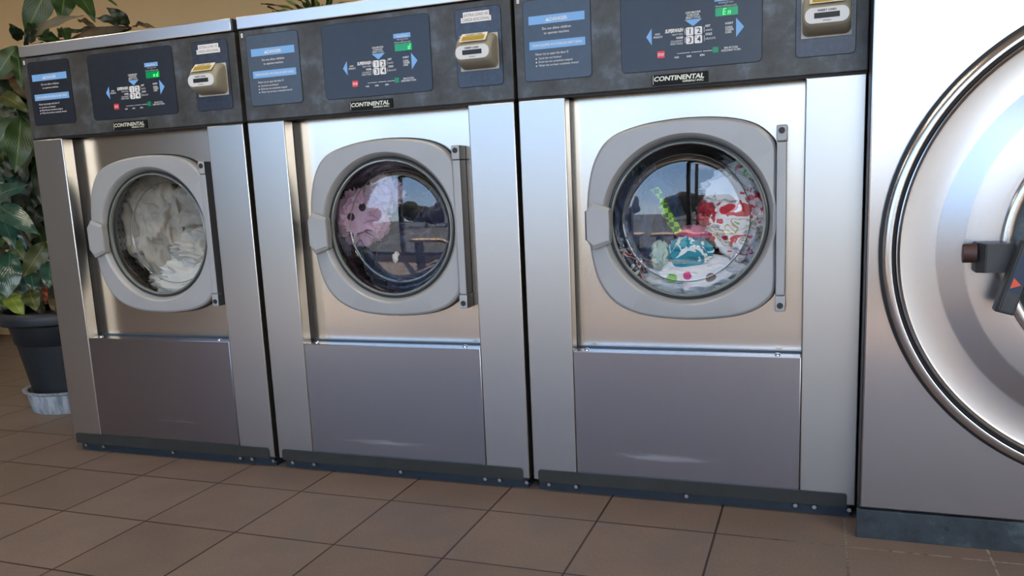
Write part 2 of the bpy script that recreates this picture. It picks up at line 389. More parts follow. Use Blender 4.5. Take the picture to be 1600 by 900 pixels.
    sheet(bm, [(cx-.030, Z1-.272*h), (cx-.018, Z1-.272*h), (cx-.024, Z1-.230*h)], y)
    text(bm, 'Do not allow children', cx, Z1-.375*h, .0062, .078, 'c', 0, 0, y); text(bm, 'to operate machine.', cx, Z1-.430*h, .0062, .070, 'c', 0, 0, y)
    text(bm, 'DOOR IS EQUIPPED WITH INTERLOCK SAFETY DEVICE', cx, Z1-.575*h, .0058, .134, 'c', 0, 0, y, .02)
    text(bm, 'Never try to open the door if:', X0+.17*w, Z1-.685*h, .0062, .090, 'l', 0, 0, y)
    for k, s in enumerate(('Cycle has not finished', 'Drum has not completely stopped', 'Water has not been completely drained')):
        zz = Z1-(.735+.045*k)*h
        sheet(bm, [(X0+.17*w, zz), (X0+.188*w, zz), (X0+.188*w, zz+.0035), (X0+.17*w, zz+.0035)], y)
        text(bm, s, X0+.215*w, zz, .0052, (.062, .092, .108)[k], 'l', 0, 0, y)
    P('lettering', bm, S['white'], wp, smooth=False)
    bm = bmesh.new(); sheet(bm, rrect(.0085, .0155, 1.351, 1.3635, .0012, 2), -.0006); text(bm, '2', .012, 1.354, .006, None, 'c', 0, 1, -.0009); P('number_sticker', bm, [S['white'], S['ink']], smooth=False)
    # control plate
    cpl = plate('control_plate', .2865, .6290, 1.1505, 1.3550, S['plate'], .012)
    X0, X1, Z0, Z1 = .2865, .6290, 1.1505, 1.3550; w, h = X1-X0, Z1-Z0
    U = lambda u: X0+u*w
    V = lambda v: Z1-v*h
    y = -.0020
    for tri in ([(U(.185), V(.60)), (U(.226), V(.70)), (U(.226), V(.50))], [(U(.465), V(.445)), (U(.525), V(.525)), (U(.590), V(.445))], [(U(.825), V(.48)), (U(.825), V(.70)), (U(.880), V(.59))]):
        bm = bmesh.new(); sheet(bm, tri, y); P('direction_arrow', bm, S['cyan'], cpl, smooth=False)
    bm = bmesh.new(); sheet(bm, [(U(.675), V(.275)), (U(.83), V(.275)), (U(.83), V(.215)), (U(.675), V(.215))], y); P('price_banner', bm, S['cyan'], cpl, smooth=False)
    bm = bmesh.new(); y = -.0024
    text(bm, 'Vend Price', U(.752), V(.265), .006, .034, 'c', 0, 0, y)
    text(bm, 'Amount to start', U(.755), V(.300), .0036, .036, 'c', 0, 0, y); text(bm, 'or', U(.755), V(.318), .003, None, 'c', 0, 0, y)
    text(bm, 'Minutes remaining in cycle', U(.755), V(.338), .0036, .050, 'c', 0, 0, y)
    for k, s in enumerate(('LOAD MACHINE', 'CLOSE DOOR', 'SELECT CYCLE')): text(bm, s, U(.525), V(.375+.030*k), .0046, (.036, .030, .035)[k], 'c', 0, 0, y, .02)
    text(bm, 'ADD', U(.268), V(.588), .0044, None, 'c', 0, 0, y, .02); text(bm, 'PRODUCTS', U(.272), V(.622), .0044, .022, 'c', 0, 0, y, .02)
    text(bm, 'SUPERWASH', U(.452), V(.575), .0085, .044, 'r', .15, 0, y, .04)
    text(bm, 'HEAVY SOIL', U(.452), V(.612), .0042, .027, 'r', 0, 0, y)
    text(bm, 'WARM', U(.452), V(.655), .0052, .017, 'r', 0, 0, y, .03)
    text(bm, 'COLORFAST', U(.452), V(.692), .0046, .030, 'r', 0, 0, y); text(bm, 'PERM PRESS', U(.452), V(.722), .0046, .031, 'r', 0, 0, y)
    text(bm, 'HOT', U(.612), V(.550), .0052, .012, 'l', 0, 0, y, .03); text(bm, 'WHITE', U(.612), V(.598), .0044, .016, 'l', 0, 0, y)
    text(bm, 'COLD', U(.612), V(.645), .0052, .016, 'l', 0, 0, y, .03); text(bm, 'DELICATE', U(.612), V(.695), .0044, .024, 'l', 0, 0, y)
    for k, s in enumerate(('INSERT', 'COINS,', '/TOKENS', '/CARD')): text(bm, s, U(.750), V((.545, .590, .618, .646)[k]), .0048, (.019, .018, .020, .015)[k], 'l', 0, 0, y, .02)
    for u, s in ((.405, 'WASH'), (.495, 'RINSE'), (.588, 'SPIN')): text(bm, s, U(u), V(.880), .0044, .011, 'c', 0, 0, y, .02)
    text(bm, 'END OF CYCLE', U(.79), V(.822), .0044, .032, 'c', 0, 0, y, .02); text(bm, 'DOOR IS READY TO OPEN', U(.79), V(.852), .0044, .046, 'c', 0, 0, y, .02)
    for a, b_ in ((.41, .50), (.51, .585), (.595, .66)): sheet(bm, [(U(a), V(.829)), (U(b_), V(.829)), (U(b_), V(.823)), (U(a), V(.823))], y)
    for u in (.464, .602):
        for v0, v1 in ((.545, .61), (.645, .71)): sheet(bm, [(U(u), V(v1)), (U(u)+.0009, V(v1)), (U(u)+.0009, V(v0)), (U(u), V(v0))], y)
    P('lettering', bm, S['white'], cpl, smooth=False)
    for s, u0, v0 in (('1', .474, .535), ('2', .536, .535), ('3', .474, .635), ('4', .536, .635)):
        bm = bmesh.new(); prism(bm, rrect(U(u0), U(u0+.053), V(v0+.092), V(v0), .0025, 3), -.0032, -.0012, 0)
        text(bm, s, U(u0+.030), V(v0+.076), .0125, None, 'c', 0, 1, -.0035, .02)
        sheet(bm, rrect(U(u0)+.0025, U(u0)+.005, V(v0)-.005, V(v0)-.0025, .001, 2), -.0035, 1)
        P('cycle_button', bm, [S['button'], S['ink']], cpl, angle=20)
    bm = bmesh.new(); prism(bm, rrect(U(.265), U(.320), V(.862), V(.778), .0025, 3), -.0032, -.0012, 0); text(bm, 'STOP', U(.2925), V(.838), .0068, .0155, 'c', 0, 1, -.0035, .02)
    P('stop_button', bm, [S['stop'], S['white']], cpl, angle=20)
    bm = bmesh.new(); prism(bm, rrect(U(.682), U(.838), V(.445), V(.348), .001, 2), -.0026, -.0012); P('price_display', bm, S['lcd'], cpl, smooth=False)
    bm = bmesh.new(); prism(bm, rrect(U(.662), U(.702), V(.855), V(.790), .001, 2), -.0026, -.0012); P('cycle_lamp', bm, S['led'], cpl, smooth=False)
    # card reader on its plate
    rp = plate('reader_plate', .7075, .8385, 1.1510, 1.3540, S['plate_worn'])
    bm = bmesh.new(); prism(bm, rrect(.7185, .8300, 1.1915, 1.2855, .002, 2), -.0050, -.0012); P('reader_mount', bm, S['reader_plate'], rp)
    # body: rounded boxes in slices from back to front
    secs = [(-.004, .7205, .8285, 1.1950, 1.2840, .014), (-.020, .7210, .8280, 1.1970, 1.2830, .017), (-.036, .7215, .8275, 1.2030, 1.2750, .018), (-.048, .7225, .8265, 1.2080, 1.2560, .018), (-.0535, .7240, .8250, 1.2120, 1.2530, .018), (-.056, .7270, .8220, 1.2150, 1.2500, .0165)]
    bm = bmesh.new(); loft(bm, [[(x, y, z) for x, z in rrect(a, b_, c, d, r, 6)] for y, a, b_, c, d, r in secs], cap1=True, cap0=True); cr_ = P('card_reader', bm, S['reader'], angle=50)
    bm = bmesh.new(); prism(bm, rrect(.7270, .8220, 1.2160, 1.2500, .0160, 8), -.0575, -.0555); fp = P('reader_face', bm, S['readerface'], cr_, angle=20)
    bm = bmesh.new(); prism(bm, rrect(.7470, .8020, 1.2265, 1.2385, .001, 2), -.0582, -.0570); P('card_slot', bm, S['ink'], cr_, smooth=False)
    bm = bmesh.new(); text(bm, 'INSERT CARD', .7745, 1.2415, .0042, .040, 'c', 0, 0, -.0580, .03); text(bm, 'WITHDRAW', .7745, 1.2195, .0026, .018, 'c', 0, 0, -.0580, .02); P('reader_lettering', bm, S['ink'], cr_, smooth=False)
    # slanted top face: label and LCD.  slope from (-.048, 1.2560) to (-.020, 1.2830)
    ya, za, yb, zb = -.0490, 1.2575, -.0240, 1.2825
    nrm = Vector((0, -(zb-za), (yb-ya))).normalized()*-1
    def slant(x, y, t, off=.0):
        return (x, ya+(yb-ya)*t+nrm.y*off*-1-off*.7, za+(zb-za)*t+off*.7)
    def quad(bm, x0, x1, t0, t1, off, mi=0):
        f = bm.faces.new([bm.verts.new(slant(x, 0, t, off)) for x, t in ((x0, t0), (x1, t0), (x1, t1), (x0, t1))]); f.material_index = mi
    bm = bmesh.new(); quad(bm, .7370, .8120, .02, .98, .0035); P('reader_label', bm, S['readerlight'], cr_, smooth=False)
    bm = bmesh.new(); quad(bm, .7430, .8060, .12, .62, .0045); P('reader_screen', bm, S['amber'], cr_, smooth=False)
    bm = bmesh.new()
    k = .004/.0357
    text(bm, 'LAUNDRY CARD', .7745, 0, .1, .048, 'c', 0, 0, 0, .02, fn=lambda x, y, z: slant(x, 0, .70+z*1.6, .0045)); P('reader_heading', bm, S['ink'], cr_, smooth=False)
    # paper labels above the reader
    x0, w_, z1, h_ = .7075, .131, 1.354, .203
    for k, (u0, u1, v0, v1, s) in enumerate(((.18, .76, .045, .118, 'EXTRA LOAD (4)'), (.13, .80, .112, .178, 'CARGA ADICIONAL'))):
        bm = bmesh.new(); y = -.0022-.0004*k
        sheet(bm, [(x0+u0*w_, z1-v1*h_), (x0+u1*w_, z1-v1*h_), (x0+u1*w_, z1-v0*h_), (x0+u0*w_, z1-v0*h_)], y)
        lb = P('paper_label', bm, S['white'], smooth=False)
        bm = bmesh.new(); text(bm, s, x0+(u0+u1)/2*w_, z1-v1*h_+.0034, .0076, (u1-u0-.06)*w_, 'c', 0, 0, y-.0003); P('lettering', bm, flat('grey_ink', (.10, .10, .11), .6) if 'grey_ink' not in bpy.data.materials else bpy.data.materials['grey_ink'], lb, smooth=False)
    # name badge
    bm = bmesh.new(); prism(bm, rrect(.3625, .5025, 1.1130, 1.1390, .0015, 2), -.0035, .0005); nb = P('name_badge', bm, S['badge'])
    bm = bmesh.new(); text(bm, 'CONTINENTAL', .3675, 1.1235, .0108, .125, 'l', .18, 0, -.0039, .035); text(bm, 'GIRBAU INC.', .4390, 1.1165, .0046, .053, 'l', .18, 0, -.0039, .03)
    sheet(bm, [(.3655, 1.1155), (.3668, 1.1155), (.3668, 1.1375), (.3655, 1.1375)], -.0039)
    P('lettering', bm, S['badgelet'], nb, smooth=False)
    # ---------------- door
    outl = [(.172, .785), (.178, .87), (.198, .94), (.238, .992), (.31, 1.018), (.39, 1.029), (.47, 1.031), (.55, 1.024), (.61, 1.006), (.648, .976), (.663, .945), (.6645, .85), (.6645, .77), (.6645, .68), (.663, .590), (.648, .560), (.61, .532), (.55, .514), (.45, .506), (.35, .512), (.28, .530), (.232, .562), (.198, .615), (.180, .69)]
    dense = []
    n = len(outl)
    for i in range(n):
        p0, p1, p2, p3 = (Vector((*outl[(i+k) % n], 0)) for k in (-1, 0, 1, 2))
        for t in (0, .2, .4, .6, .8):
            dense.append(.5*((2*p1)+(-p0+p2)*t+(2*p0-5*p1+4*p2-p3)*t*t+(-p0+3*p1-3*p2+p3)*t**3))
    def radius(a):
        d = Vector((math.cos(a), math.sin(a))); best = .25
        for i in range(len(dense)):
            p, q = dense[i], dense[(i+1) % len(dense)]
            ax, az, bx, bz = p.x-DC, p.y-DZ, q.x-DC, q.y-DZ
            ex, ez = bx-ax, bz-az; den = d.x*ez-d.y*ex
            if abs(den) < 1e-12: continue
            t = (ax*ez-az*ex)/den; s = (ax*d.y-az*d.x)/den
            if t > 0 and -1e-6 <= s <= 1+1e-6: best = t; break
        return best
    NA = 160; A = [2*PI*i/NA for i in range(NA)]; RR = [radius(a) for a in A]
    def ring(f, y): return [(DC+f(r)*math.cos(a), y, DZ+f(r)*math.sin(a)) for a, r in zip(A, RR)]
    bm = bmesh.new()
    loft(bm, [ring(lambda r: r-.004, .064), ring(lambda r: r, .060), ring(lambda r: r, .044), ring(lambda r: r-.0025, .0385), ring(lambda r: r-.0075, .0355), ring(lambda r: max(r-.011, .229), .0350), ring(lambda r: .2245, .0345), ring(lambda r: .2235, .0350), ring(lambda r: .2195, .0385), ring(lambda r: .2150, .046), ring(lambda r: .2095, .058)])
    door = P('door', bm, S['doorgrey'], angle=22)
    bm = bmesh.new(); loft(bm, [ring(lambda r: r-.002, .0675), ring(lambda r: r+.003, .0672), ring(lambda r: r+.003, .0610), ring(lambda r: r-.003, .0600)]); P('door_seal', bm, S['seam'], door)
    bm = bmesh.new(); lathe_y(bm, [(.2105, .052), (.2085, .049), (.205, .0485), (.2035, .052), (.2015, .0505), (.1985, .0505), (.1965, .055), (.199, .064), (.2105, .066)], DC, DZ, 128, [0, 0, 0, 1, 1, 1, 1, 0]); P('glass_rim', bm, [S['gasket'], S['bead']], door, angle=60)
    # glass bowl, bulging into the drum with a faintly domed bottom
    bm = bmesh.new(); prof = [(.200, .057, 0), (.194, .066, .05), (.188, .085, .35), (.183, .108, .7), (.1795, .128, .9), (.1765, .1365, .97), (.1715, .1410, 1), (.165, .1415, 1)]
    ax, az = .4215, .7695
    rings = []
    for r, y, t in prof:
        cx, cz = DC+(ax-DC)*t, DZ+(az-DZ)*t
        rings.append([(cx+r*math.cos(a), y, cz+r*math.sin(a)) for a in A])
    RC = 2.6; tilt = math.tan(math.radians(.6))
    for r in (.150, .120, .090, .060, .030):
        rings.append([(ax+r*math.cos(a), .1415-(.165**2-r*r)/(2*RC)+tilt*0-tilt*(0), az+r*math.sin(a)) for a in A])
    # the bottom leans back a touch at its upper edge
    for rg in rings[7:]:
        for i, p in enumerate(rg): rg[i] = (p[0], p[1]+tilt*(p[2]-az), p[2])
    loft(bm, rings, cap1=True); g = P('glass_bowl', bm, S['glass'], door, angle=80)
    # edge of the bowl's bottom, where the glass is thick
    bm = bmesh.new(); 
    loft(bm, [[(ax+r*math.cos(a), y+tilt*(r*math.sin(a)), az+r*math.sin(a)) for a in A] for r, y in ((.1745, .1415), (.1730, .1395), (.1715, .1415), (.1730, .1435), (.1745, .1415))]); P('glass_edge', bm, S['bead'], door, angle=80)
    # latch handle
    bm = bmesh.new()
    F_ = [(.1930, .8255), (.2370, .8100), (.2400, .8060), (.2410, .7620), (.2400, .7180), (.2380, .7145), (.1930, .6985), (.1765, .7230), (.1750, .7250), (.1745, .8010), (.1760, .8040)]
    cxm, czm = .208, .762
    loft(bm, [[(x, .040, z) for x, z in F_], [(x, .018, z) for x, z in F_], [(cxm+(x-cxm)*.93, .0140, czm+(z-czm)*.95 if abs(z-czm) < .045 else czm+(z-czm)*.80) for x, z in F_]], cap0=True, cap1=True); P('door_handle', bm, S['doorgrey'], door, angle=20)
    bm = bmesh.new(); prism(bm, [(.1690, .7240), (.1755, .7240), (.1755, .8030), (.1690, .8030)], .030, .066); P('handle_slot', bm, S['seam'], door, smooth=False)
    # hinge bar
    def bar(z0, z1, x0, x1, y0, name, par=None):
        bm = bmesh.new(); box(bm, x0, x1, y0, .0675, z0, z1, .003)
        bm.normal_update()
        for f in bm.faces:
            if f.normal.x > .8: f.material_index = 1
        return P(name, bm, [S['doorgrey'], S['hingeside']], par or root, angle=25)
    hb = bar(.5745, .9580, .6650, .6885, .0220, 'hinge_bar')
    for z0, z1, zs in ((.9590, .9990, .9849), (.5335, .5735, .5487)):
        hc = bar(z0, z1, .6640, .6895, .0200, 'hinge_cap', hb)
        bm = bmesh.new(); cyl_y(bm, .6765, zs, .0078, .0188, .0205, 24); P('hinge_plug', bm, S['ink'], hb)
    # drum
    bm = bmesh.new()
    lathe_y(bm, [(.212, .080), (.214, .100), (.226, .112), (.250, .118), (.285, .122), (.290, .135)], DC, DZ, 96, [0, 0, 0, 1, 1]); P('door_gasket', bm, [S['gasket'], S['drum']], root, angle=60)
    bm = bmesh.new(); lathe_y(bm, [(.292, .128), (.300, .140), (.300, .500), (.290, .510), (.03, .520)], DC, DZ, 96, None, True)
    P('drum', bm, DRUM, root, angle=50)
    return root

def drum_mat():
    m, nt, b = mat('perforated_drum')
    tc = N(nt, 'ShaderNodeTexCoord'); sx = N(nt, 'ShaderNodeSeparateXYZ'); L(nt, tc.outputs['Object'], sx.inputs[0])
    a = N(nt, 'ShaderNodeMath', operation='SUBTRACT'); a.inputs[1].default_value = DC; L(nt, sx.outputs[0], a.inputs[0])
    c = N(nt, 'ShaderNodeMath', operation='SUBTRACT'); c.inputs[1].default_value = DZ; L(nt, sx.outputs[2], c.inputs[0])
    at2 = N(nt, 'ShaderNodeMath', operation='ARCTAN2'); L(nt, c.outputs[0], at2.inputs[0]); L(nt, a.outputs[0], at2.inputs[1])
    def cell(o, k):
        mu = N(nt, 'ShaderNodeMath', operation='MULTIPLY'); mu.inputs[1].default_value = k; L(nt, o, mu.inputs[0])
        f = N(nt, 'ShaderNodeMath', operation='FRACT'); L(nt, mu.outputs[0], f.inputs[0])
        s = N(nt, 'ShaderNodeMath', operation='SUBTRACT'); s.inputs[1].default_value = .5; L(nt, f.outputs[0], s.inputs[0])
        p = N(nt, 'ShaderNodeMath', operation='POWER'); p.inputs[1].default_value = 2; L(nt, s.outputs[0], p.inputs[0]); return p.outputs[0]
    s = N(nt, 'ShaderNodeMath', operation='ADD'); L(nt, cell(at2.outputs[0], 18/PI*2), s.inputs[0]); L(nt, cell(sx.outputs[1], 55), s.inputs[1])
    r = ramp(nt, s.outputs[0], [(.03, (.01, .01, .01)), (.05, (.12, .115, .105))]); L(nt, r.outputs[0], b.inputs['Base Color'])
    b.inputs['Metallic'].default_value = .8; b.inputs['Roughness'].default_value = .35
    return m
DRUM = drum_mat()

washer = build_washer()
w2 = copy_tree(washer); w2.location.x = W
w3 = copy_tree(washer); w3.location.x = X2
tag(washer, 'steel front-loading washing machine holding white towels, next to the potted plant', group='front-loading washing machines')
tag(w2, 'middle steel front-loading washing machine holding dark clothes and a pink dotted garment', group='front-loading washing machines')
tag(w3, 'steel front-loading washing machine full of colourful laundry, beside the tall machine with big porthole', group='front-loading washing machines')
def child(root, name):
    for c in root.children_recursive:
        if c.name.split('.')[0] == name: return c
# what differs between the three
for rt, key, dg, dx in ((washer, 'lower0', 'nd', .0), (w2, 'lower1', 'd', .0), (w3, 'lower2', 'En', -.0)):
    lp = child(rt, 'lower_panel'); lp.data = lp.data.copy(); lp.data.materials[0] = S[key]
    bm = bmesh.new()
    seg = {'E': 'afged', 'n': 'ceg', 'd': 'bcdeg'}
    def digit(ch, x, z, w_, h_):
        t = .0018; m_ = z+h_/2
        R_ = {'a': (x, x+w_, z+h_-t, z+h_), 'g': (x, x+w_, m_-t/2, m_+t/2), 'd': (x, x+w_, z, z+t), 'f': (x, x+t, m_, z+h_), 'e': (x, x+t, z, m_), 'b': (x+w_-t, x+w_, m_, z+h_), 'c': (x+w_-t, x+w_, z, m_)}
        for s in seg[ch]:
            a, b_, c, d = R_[s]; k = .12
            sheet(bm, [(a+k*(c-z), c), (b_+k*(c-z), c), (b_+k*(d-z), d), (a+k*(d-z), d)], -.0030)
    U0_ = .2865; w_ = .3425; xr = U0_+.838*w_-.003
    slots = {'nd': [('n', 2), ('d', 3)], 'd': [('d', 3)], 'En': [('E', 1), ('n', 2)]}[dg]
    for ch, k in slots: digit(ch, xr-.0095-(3-k)*.0118, 1.355-.432*.2045, .0068, .0145)
    link('display_digits', bm, S['lcdon'], child(rt, 'control_plate'), False)
for rt in (washer,):
    c = child(rt, 'warning_plate'); c.data = c.data.copy(); c.data.materials[0] = S['plate']  # navy copy: no sky reflection painted into this machine's plate

# ------------------------------------------------------------------ tall machine
def build_tall():
    root = empty('washing_machine', (0, 0, 0), 'tall brushed steel machine with a large round porthole door at the right', 'washing machine')
    P = lambda name, bm, m, par=root, **k: link(name, bm, m, par, **k)
    YF = -.105; CX, CZ = 3.190, .700
    bm = bmesh.new(); box(bm, 2.6285, 3.755, YF, .98, .0745, 1.95, .004); P('cabinet', bm, S['tall'])
    bm = bmesh.new(); box(bm, 2.6275, 2.6287, YF+.004, .97, .076, 1.948); P('dark_side_sheet', bm, S['black'], smooth=False)  # black sheet: the steel side's dark reflection put into colour
    bm = bmesh.new(); box(bm, 2.6285, 3.76, -.100, .98, 0, .0715); box(bm, 2.6225, 3.765, -.110, -.0995, 0, .0715, .001); pl = P('plinth', bm, S['plinth'])
    for x in (2.8194, 3.19, 3.56):
        bm = bmesh.new(); cyl_y(bm, x, .0415, .0055, -.1125, -.109, 6); P('plinth_bolt', bm, S['kick'], pl)
    bm = bmesh.new(); lathe_y(bm, [(.5370, YF+.001), (.5370, YF-.016), (.5330, YF-.018), (.520, YF-.016), (.500, YF+.001)], CX, CZ, 160); P('door_gasket', bm, S['black'], angle=60)
    bm = bmesh.new(); prof = [(.530, YF-.012), (.530, YF-.0255), (.5285, YF-.0285), (.5140, YF-.0335), (.5120, YF-.0325)]
    lathe_y(bm, prof, CX, CZ, 200); door = P('door_ring', bm, S['chrome'], angle=50)
    bm = bmesh.new(); lathe_y(bm, [(.5125, YF-.0322), (.5105, YF-.022), (.504, YF-.022), (.5030, YF-.027)], CX, CZ, 200); P('ring_groove', bm, S['seam'], door, angle=60)
    bm = bmesh.new(); lathe_y(bm, [(.5035, YF-.024), (.5025, YF-.0295), (.500, YF-.0305), (.497, YF-.0285), (.494, YF-.0240), (.490, YF-.0230), (.424, YF-.0200), (.419, YF-.0206), (.371, YF-.0330), (.366, YF-.0336), (.312, YF-.0350), (.300, YF-.0350)], CX, CZ, 200)
    dd = P('door_dish', bm, S['dish'], door, angle=12)
    bm = bmesh.new(); lathe_y(bm, [(.303, YF-.034), (.302, YF-.042), (.297, YF-.047), (.288, YF-.048), (.281, YF-.044), (.279, YF-.030), (.279, YF-.005)], CX, CZ, 160); P('window_ring', bm, S['chrome'], door, angle=50)
    bm = bmesh.new(); lathe_y(bm, [(.280, YF-.026), (.262, YF-.032), (.238, YF-.028), (.232, YF-.010)], CX, CZ, 160); P('window_gasket', bm, S['plinth'], door, angle=50)
    bm = bmesh.new(); lathe_y(bm, [(.240, YF-.026), (.232, YF-.033), (.224, YF-.024)], CX, CZ, 160); P('inner_ring', bm, S['chrome'], door, angle=50)
    bm = bmesh.new(); lathe_y(bm, [(.226, YF-.0255), (.12, YF-.030), (.02, YF-.031)], CX, CZ, 96, None, True); P('window', bm, flat('dark_porthole', (.01, .01, .012), .05, 0, 1.), door)
    # lock handle
    bm = bmesh.new()
    F_ = [(2.836, .655), (2.990, .655), (2.990, .717), (2.836, .717)]
    loft(bm, [[(2.838, -.14, .654), (2.99, -.14, .654), (2.99, -.14, .718), (2.838, -.14, .718)], [(2.838, -.183, .654), (2.99, -.183, .654), (2.99, -.183, .718), (2.838, -.183, .718)], [(2.853, -.207, .656), (2.99, -.207, .656), (2.99, -.207, .716), (2.853, -.207, .716)]], cap0=True, cap1=True)
    bmesh.ops.bevel(bm, geom=list(bm.edges), offset=.0015, segments=2, affect='EDGES')
    hb = P('lock_arm', bm, S['handle'], angle=30)
    bm = bmesh.new(); 
    loft(bm, [[(x, -.186+.013*math.cos(2*PI*i/12), .696+.020*math.sin(2*PI*i/12)) for i in range(12)] for x in (2.812, 2.815, 2.838)], cap0=True, cap1=True); P('lock_pin', bm, S['rust'], hb)
    bm = bmesh.new(); box(bm, 2.93, 2.988, YF-.002, -.139, .662, .710, .003); P('arm_bracket', bm, S['handle'], hb)
    # lever: a bar leaning from the arm down to the left
    top, bot = Vector((2.926, 0, .722)), Vector((2.886, 0, .575))
    d = (bot-top).normalized(); n_ = Vector((d.z, 0, -d.x))*-1
    def lv(hw, y, e=0): return [(p.x, y, p.z) for p in (top-d*e+n_*hw, top-d*e-n_*hw, bot+d*e-n_*hw, bot+d*e+n_*hw)]
    bm = bmesh.new(); loft(bm, [lv(.0185, -.205), lv(.0185, -.238), lv(.0135, -.246, -.004)], cap0=True, cap1=True); bmesh.ops.bevel(bm, geom=list(bm.edges), offset=.002, segments=2, affect='EDGES')
    le = P('lock_lever', bm, S['handle'], angle=25)
    q = lambda s, a: (top+d*s+n_*a)
    bm = bmesh.new(); f = [q(.030, -.012), q(.030, .012), q(.105, .012), q(.105, -.012)]; bm.faces.new([bm.verts.new((p.x, -.2468, p.z)) for p in f]); P('lever_sticker', bm, S['navysticker'], le, smooth=False)
    bm = bmesh.new(); f = [q(.088, .009), q(.076, -.008), q(.099, -.008)]; bm.faces.new([bm.verts.new((p.x, -.2474, p.z)) for p in f]); P('direction_mark', bm, S['redtri'], le, smooth=False)
    return root
tall = build_tall()

# ------------------------------------------------------------------ laundry
def cloth_bm(c, rad, seed, amp=.25, fold=3., det=5, sag=.0, stretch=(1, 1, 1)):
    bm = bmesh.new(); bmesh.ops.create_icosphere(bm, subdivisions=det, radius=1)
    o = Vector((seed*3.7, seed*1.3, seed*7.1))
    for v in bm.verts:
        n = v.co.normalized(); q = Vector((n.x*stretch[0], n.y*stretch[1], n.z*stretch[2]))*fold+o
        wv = noise.noise_vector(q*.6)*.7
        r = 1-abs(noise.noise(q+wv)*1.7)          # ridged: sharp creases
        r2 = 1-abs(noise.noise(q*2.3+wv*2)*1.7)
        k = 1+amp*(r-.6)+amp*.45*(r2-.6)
        # squash towards a box so that heaps look less like balls
        m_ = max(abs(n.x), abs(n.y), abs(n.z)); k *= 1+.12*(1/m_-1)*-1
        v.co = Vector((c[0]+n.x*k*rad[0], c[1]+n.y*k*rad[1], c[2]+n.z*k*rad[2]))
    return bm
def cloth_mat(name, c1, c2=None, rough=.9, pattern=None, weave=900):
    m, nt, b = mat(name); b.inputs['Roughness'].default_value = rough; b.inputs['Sheen Weight'].default_value = .2
    v = objcoord(nt)
    n = N(nt, 'ShaderNodeTexNoise', i_Scale=30., i_Detail=5.); L(nt, v, n.inputs['Vector'])
    base = ramp(nt, n.outputs['Fac'], [(.3, c1), (.7, c2 or c1)]).outputs['Color']
    if pattern: base = pattern(nt, v, base)
    L(nt, base, b.inputs['Base Color'])
    nb = N(nt, 'ShaderNodeTexNoise', i_Scale=weave, i_Detail=2.); L(nt, v, nb.inputs['Vector'])
    bp = N(nt, 'ShaderNodeBump', i_Strength=.3, i_Distance=.001); L(nt, nb.outputs['Fac'], bp.inputs['Height']); L(nt, bp.outputs[0], b.inputs['Normal'])
    return m
def dots(scale, size, colors, seed=0.):
    def f(nt, v, base):
        vo = N(nt, 'ShaderNodeTexVoronoi', i_Scale=scale, i_Randomness=.55); mp = N(nt, 'ShaderNodeMapping'); mp.inputs['Location'].default_value = (seed,)*3
        L(nt, v, mp.inputs['Vector']); L(nt, mp.outputs[0], vo.inputs['Vector'])
        r = ramp(nt, vo.outputs['Distance'], [(size, (1,)*3), (size+.03, (0,)*3)])
        k = N(nt, 'ShaderNodeSeparateColor'); L(nt, vo.outputs['Color'], k.inputs[0])
        st = [(i/len(colors), c) for i, c in enumerate(colors)]
        cc = ramp(nt, k.outputs[0], st, 'CONSTANT') if len(colors) > 1 else None
        mx = N(nt, 'ShaderNodeMix', data_type='RGBA'); L(nt, r.outputs[0], mx.inputs[0]); L(nt, base, mx.inputs[6])
        if cc: L(nt, cc.outputs[0], mx.inputs[7])
        else: mx.inputs[7].default_value = (*colors[0], 1)
        return mx.outputs[2]
    return f
def patches(scale, stops, seed=0., dist=1.5):
    def f(nt, v, base):
        n = N(nt, 'ShaderNodeTexNoise', i_Scale=scale, i_Detail=2., i_Distortion=dist); mp = N(nt, 'ShaderNodeMapping'); mp.inputs['Location'].default_value = (seed,)*3
        L(nt, v, mp.inputs['Vector']); L(nt, mp.outputs[0], n.inputs['Vector'])
        return ramp(nt, n.outputs['Fac'], stops, 'CONSTANT').outputs['Color']
    return f
def laundry(name, bm, m, label, cat, group=None, x=0.):
    for v in bm.verts: v.co.x += x
    # keep inside the drum and behind the bowl
    cx = DC+x
    for v in bm.verts:
        dx, dz = v.co.x-cx, v.co.z-DZ; r = math.hypot(dx, dz)
        if r > .294: v.co.x = cx+dx*.294/r; v.co.z = DZ+dz*.294/r
        rb = math.hypot(v.co.x-(.4215+x), v.co.z-.7695)
        ymin = .150 if rb < .182 else (.150-(rb-.182)*1.6 if rb < .2 else .125)
        if v.co.y < ymin: v.co.y = ymin+(v.co.y-ymin)*.03
        if v.co.y > .49: v.co.y = .49
    o = link(name, bm, m, None, True, 180); return tag(o, label, cat, group)
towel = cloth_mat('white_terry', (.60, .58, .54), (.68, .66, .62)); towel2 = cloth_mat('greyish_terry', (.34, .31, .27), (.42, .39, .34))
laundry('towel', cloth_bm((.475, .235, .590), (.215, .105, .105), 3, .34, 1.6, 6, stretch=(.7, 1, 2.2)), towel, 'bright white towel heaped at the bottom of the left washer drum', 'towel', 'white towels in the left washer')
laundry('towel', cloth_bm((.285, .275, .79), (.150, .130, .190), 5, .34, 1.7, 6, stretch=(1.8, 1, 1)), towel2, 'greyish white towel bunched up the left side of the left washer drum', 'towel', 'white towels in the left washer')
laundry('towel', cloth_bm((.50, .30, .83), (.160, .120, .150), 8, .34, 1.7, 6, stretch=(1.2, 1, 1.9)), towel2, 'greyish white towel folded at the top right of the left washer drum', 'towel', 'white towels in the left washer')
